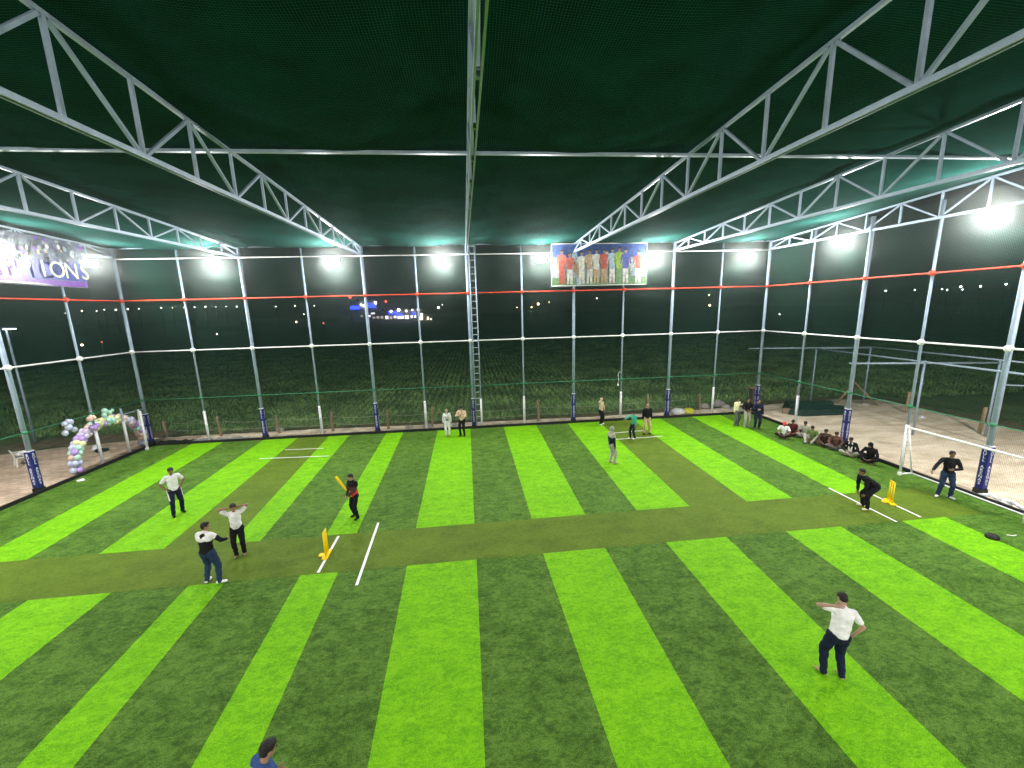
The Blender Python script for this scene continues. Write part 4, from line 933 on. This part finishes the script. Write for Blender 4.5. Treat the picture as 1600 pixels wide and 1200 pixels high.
person('man in cream shirt, leftmost of the three by the far right corner', (32.93, -2.50), (.25, -.97), 1.63, 'b', 'cream', 'long', 'ash', 'ash', lh=(-.36, .05, 1.3), lp=(-.3, -.5, -1), group=G3)
person('man in black shirt and pale trousers, middle of the three by the far right corner', (33.28, -2.88), (-.2, -.98), 1.68, 'a', 'black', 'long', 'stone', 'stone', group=G3, lh=(-.1, .22, 1.05), rh=(.12, .22, 1.05))
person('man in dark navy clothes, rightmost of the three by the far right corner', (33.62, -3.28), (-.35, -.9), 1.68, 'a', 'navy', 'long', 'navy', 'ash', group=G3, bulk=1.08, rh=(.1, .24, 1.2))
person('man in dark clothes bending forward with hands on his knees at right', (31.05, -11.95), (-.97, .25), 1.70, 'b', 'black', 'long', 'black', 'cream', pel=(0, -.2, .86), lean=.95, lh=(-.16, .20, .58), rh=(.16, .20, .58), lp=(-1, .1, 0), rp=(1, .1, 0), lf=(-.15, .04), rf=(.17, -.02), head=(0, -.3), vox=.014, lk=(-.1, 1, 0), rk=(.1, 1, 0))
person('man in black sweater and blue jeans pointing down beside the goal', (34.40, -11.64), (-.6, -.8), 1.72, 'b', 'black', 'long', 'jeans', 'white', rh=(.50, .28, .98), rp=(1, -.5, -.5), lh=(-.05, .26, 1.14), lp=(-1, -.3, -.5), lf=(-.15, 0), rf=(.17, .02), toeL=.5, toeR=.5, head=(.1, .1), vox=.014)
person('man in white polo and navy trousers seen from behind on the lime strip', (24.62, -17.40), (.22, .97), 1.66, 'c', 'white', 'short', 'navy', 'bare', lh=(-.20, -.06, 1.60), lp=(-1, .0, .3), rh=(.27, .02, .92), rp=(1, -.5, .0), lf=(-.17, .02), rf=(.12, -.05), toeL=.5, lean=.14, side=.16, head=(-.1, .55), vox=.011, lcurl=.3, bulk=1.14)
person('man in blue tee with white sleeve stripe at the bottom edge', (15.34, -18.82), (.60, .80), 1.70, 'a', 'blue', 'short', 'navy', 'white', head=(-.2, .3), vox=.011, bulk=1.15, cuffs='white', lh=(-.2, .2, 1.0), rh=(.3, .15, 1.0))
GS = 'spectators seated in a row on the turf at right'
def seated(label, pos, face, shirt, trouser, h=1.66, **k):
    d = dict(skin='b', sleeve='long', shoe='ash', pel=(0, 0, .13), lean=.22, lf=(.10, .30, .08), rf=(-.10, .36, .08), lk=(-1, .1, .35), rk=(1, .1, .35), toeL=-1.2, toeR=-1.2, lh=(-.14, .36, .22), rh=(.14, .36, .22), lp=(-1, -.3, 0), rp=(1, -.3, 0), head=(0, .2), vox=.019)
    d.update(k); return person(label, pos, face, h, shirt=shirt, trouser=trouser, group=GS, **d)
seated('person in white shirt and red cap seated first in the row by the right net', (33.95, -4.85), (-.75, -.65), 'white', 'black', cap='red', shoe='bare', sleeve='short')
seated('person in maroon shirt seated next to the red cap', (34.62, -4.55), (-.6, -.8), 'maroon', 'maroon')
seated('person in cream shirt seated third in the row by the right net', (35.0, -4.95), (-.7, -.7), 'stone', 'stone', sleeve='short')
seated('person in olive green shirt seated in the row by the right net', (34.75, -5.75), (-.9, -.45), 'olive', 'stone', lf=(-.12, .46, .08), rf=(.14, .50, .08), lk=(-.6, 0, 1), rk=(.6, 0, 1), toeL=.2, toeR=.2)
seated('person in dark brown shirt seated in the middle of the row', (34.88, -6.25), (-.6, -.8), 'brown', 'brown', shoe='bare')
seated('person in rust brown checked shirt seated before the padded post', (35.02, -6.75), (-.8, -.6), 'rust', 'ash')
seated('person in black jacket with white stripes and grey trousers seated near the row end', (34.95, -7.55), (-.8, -.55), 'black', 'stone', yoke=None, scarf='white', shoe='bare')
seated('person in black hoodie seated alone at the near end of the row', (35.02, -8.42), (-.9, -.4), 'black', 'black', hood='black', shoe='bare', h=1.72)

bpy.data.scenes.remove(TMP)

# ------------------------------------------------------------------ night haze added to give the floodlights lens-like halos
b = MB().box((0, 325, 29), (1420, 1170, 60)); hz = b.build('halo_haze', mat('unused', (1, 1, 1))); tag(hz, kind='stuff')
hm = bpy.data.materials.new('halo_haze'); hm.use_nodes = True; hm.node_tree.nodes.clear()
ho = hm.node_tree.nodes.new('ShaderNodeOutputMaterial'); hv = hm.node_tree.nodes.new('ShaderNodeVolumePrincipled')
hv.inputs['Density'].default_value = .0009; hv.inputs['Anisotropy'].default_value = .96; hv.inputs['Color'].default_value = (.90, 1, .98, 1)
hm.node_tree.links.new(hv.outputs[0], ho.inputs['Volume']); hz.data.materials.clear(); hz.data.materials.append(hm)
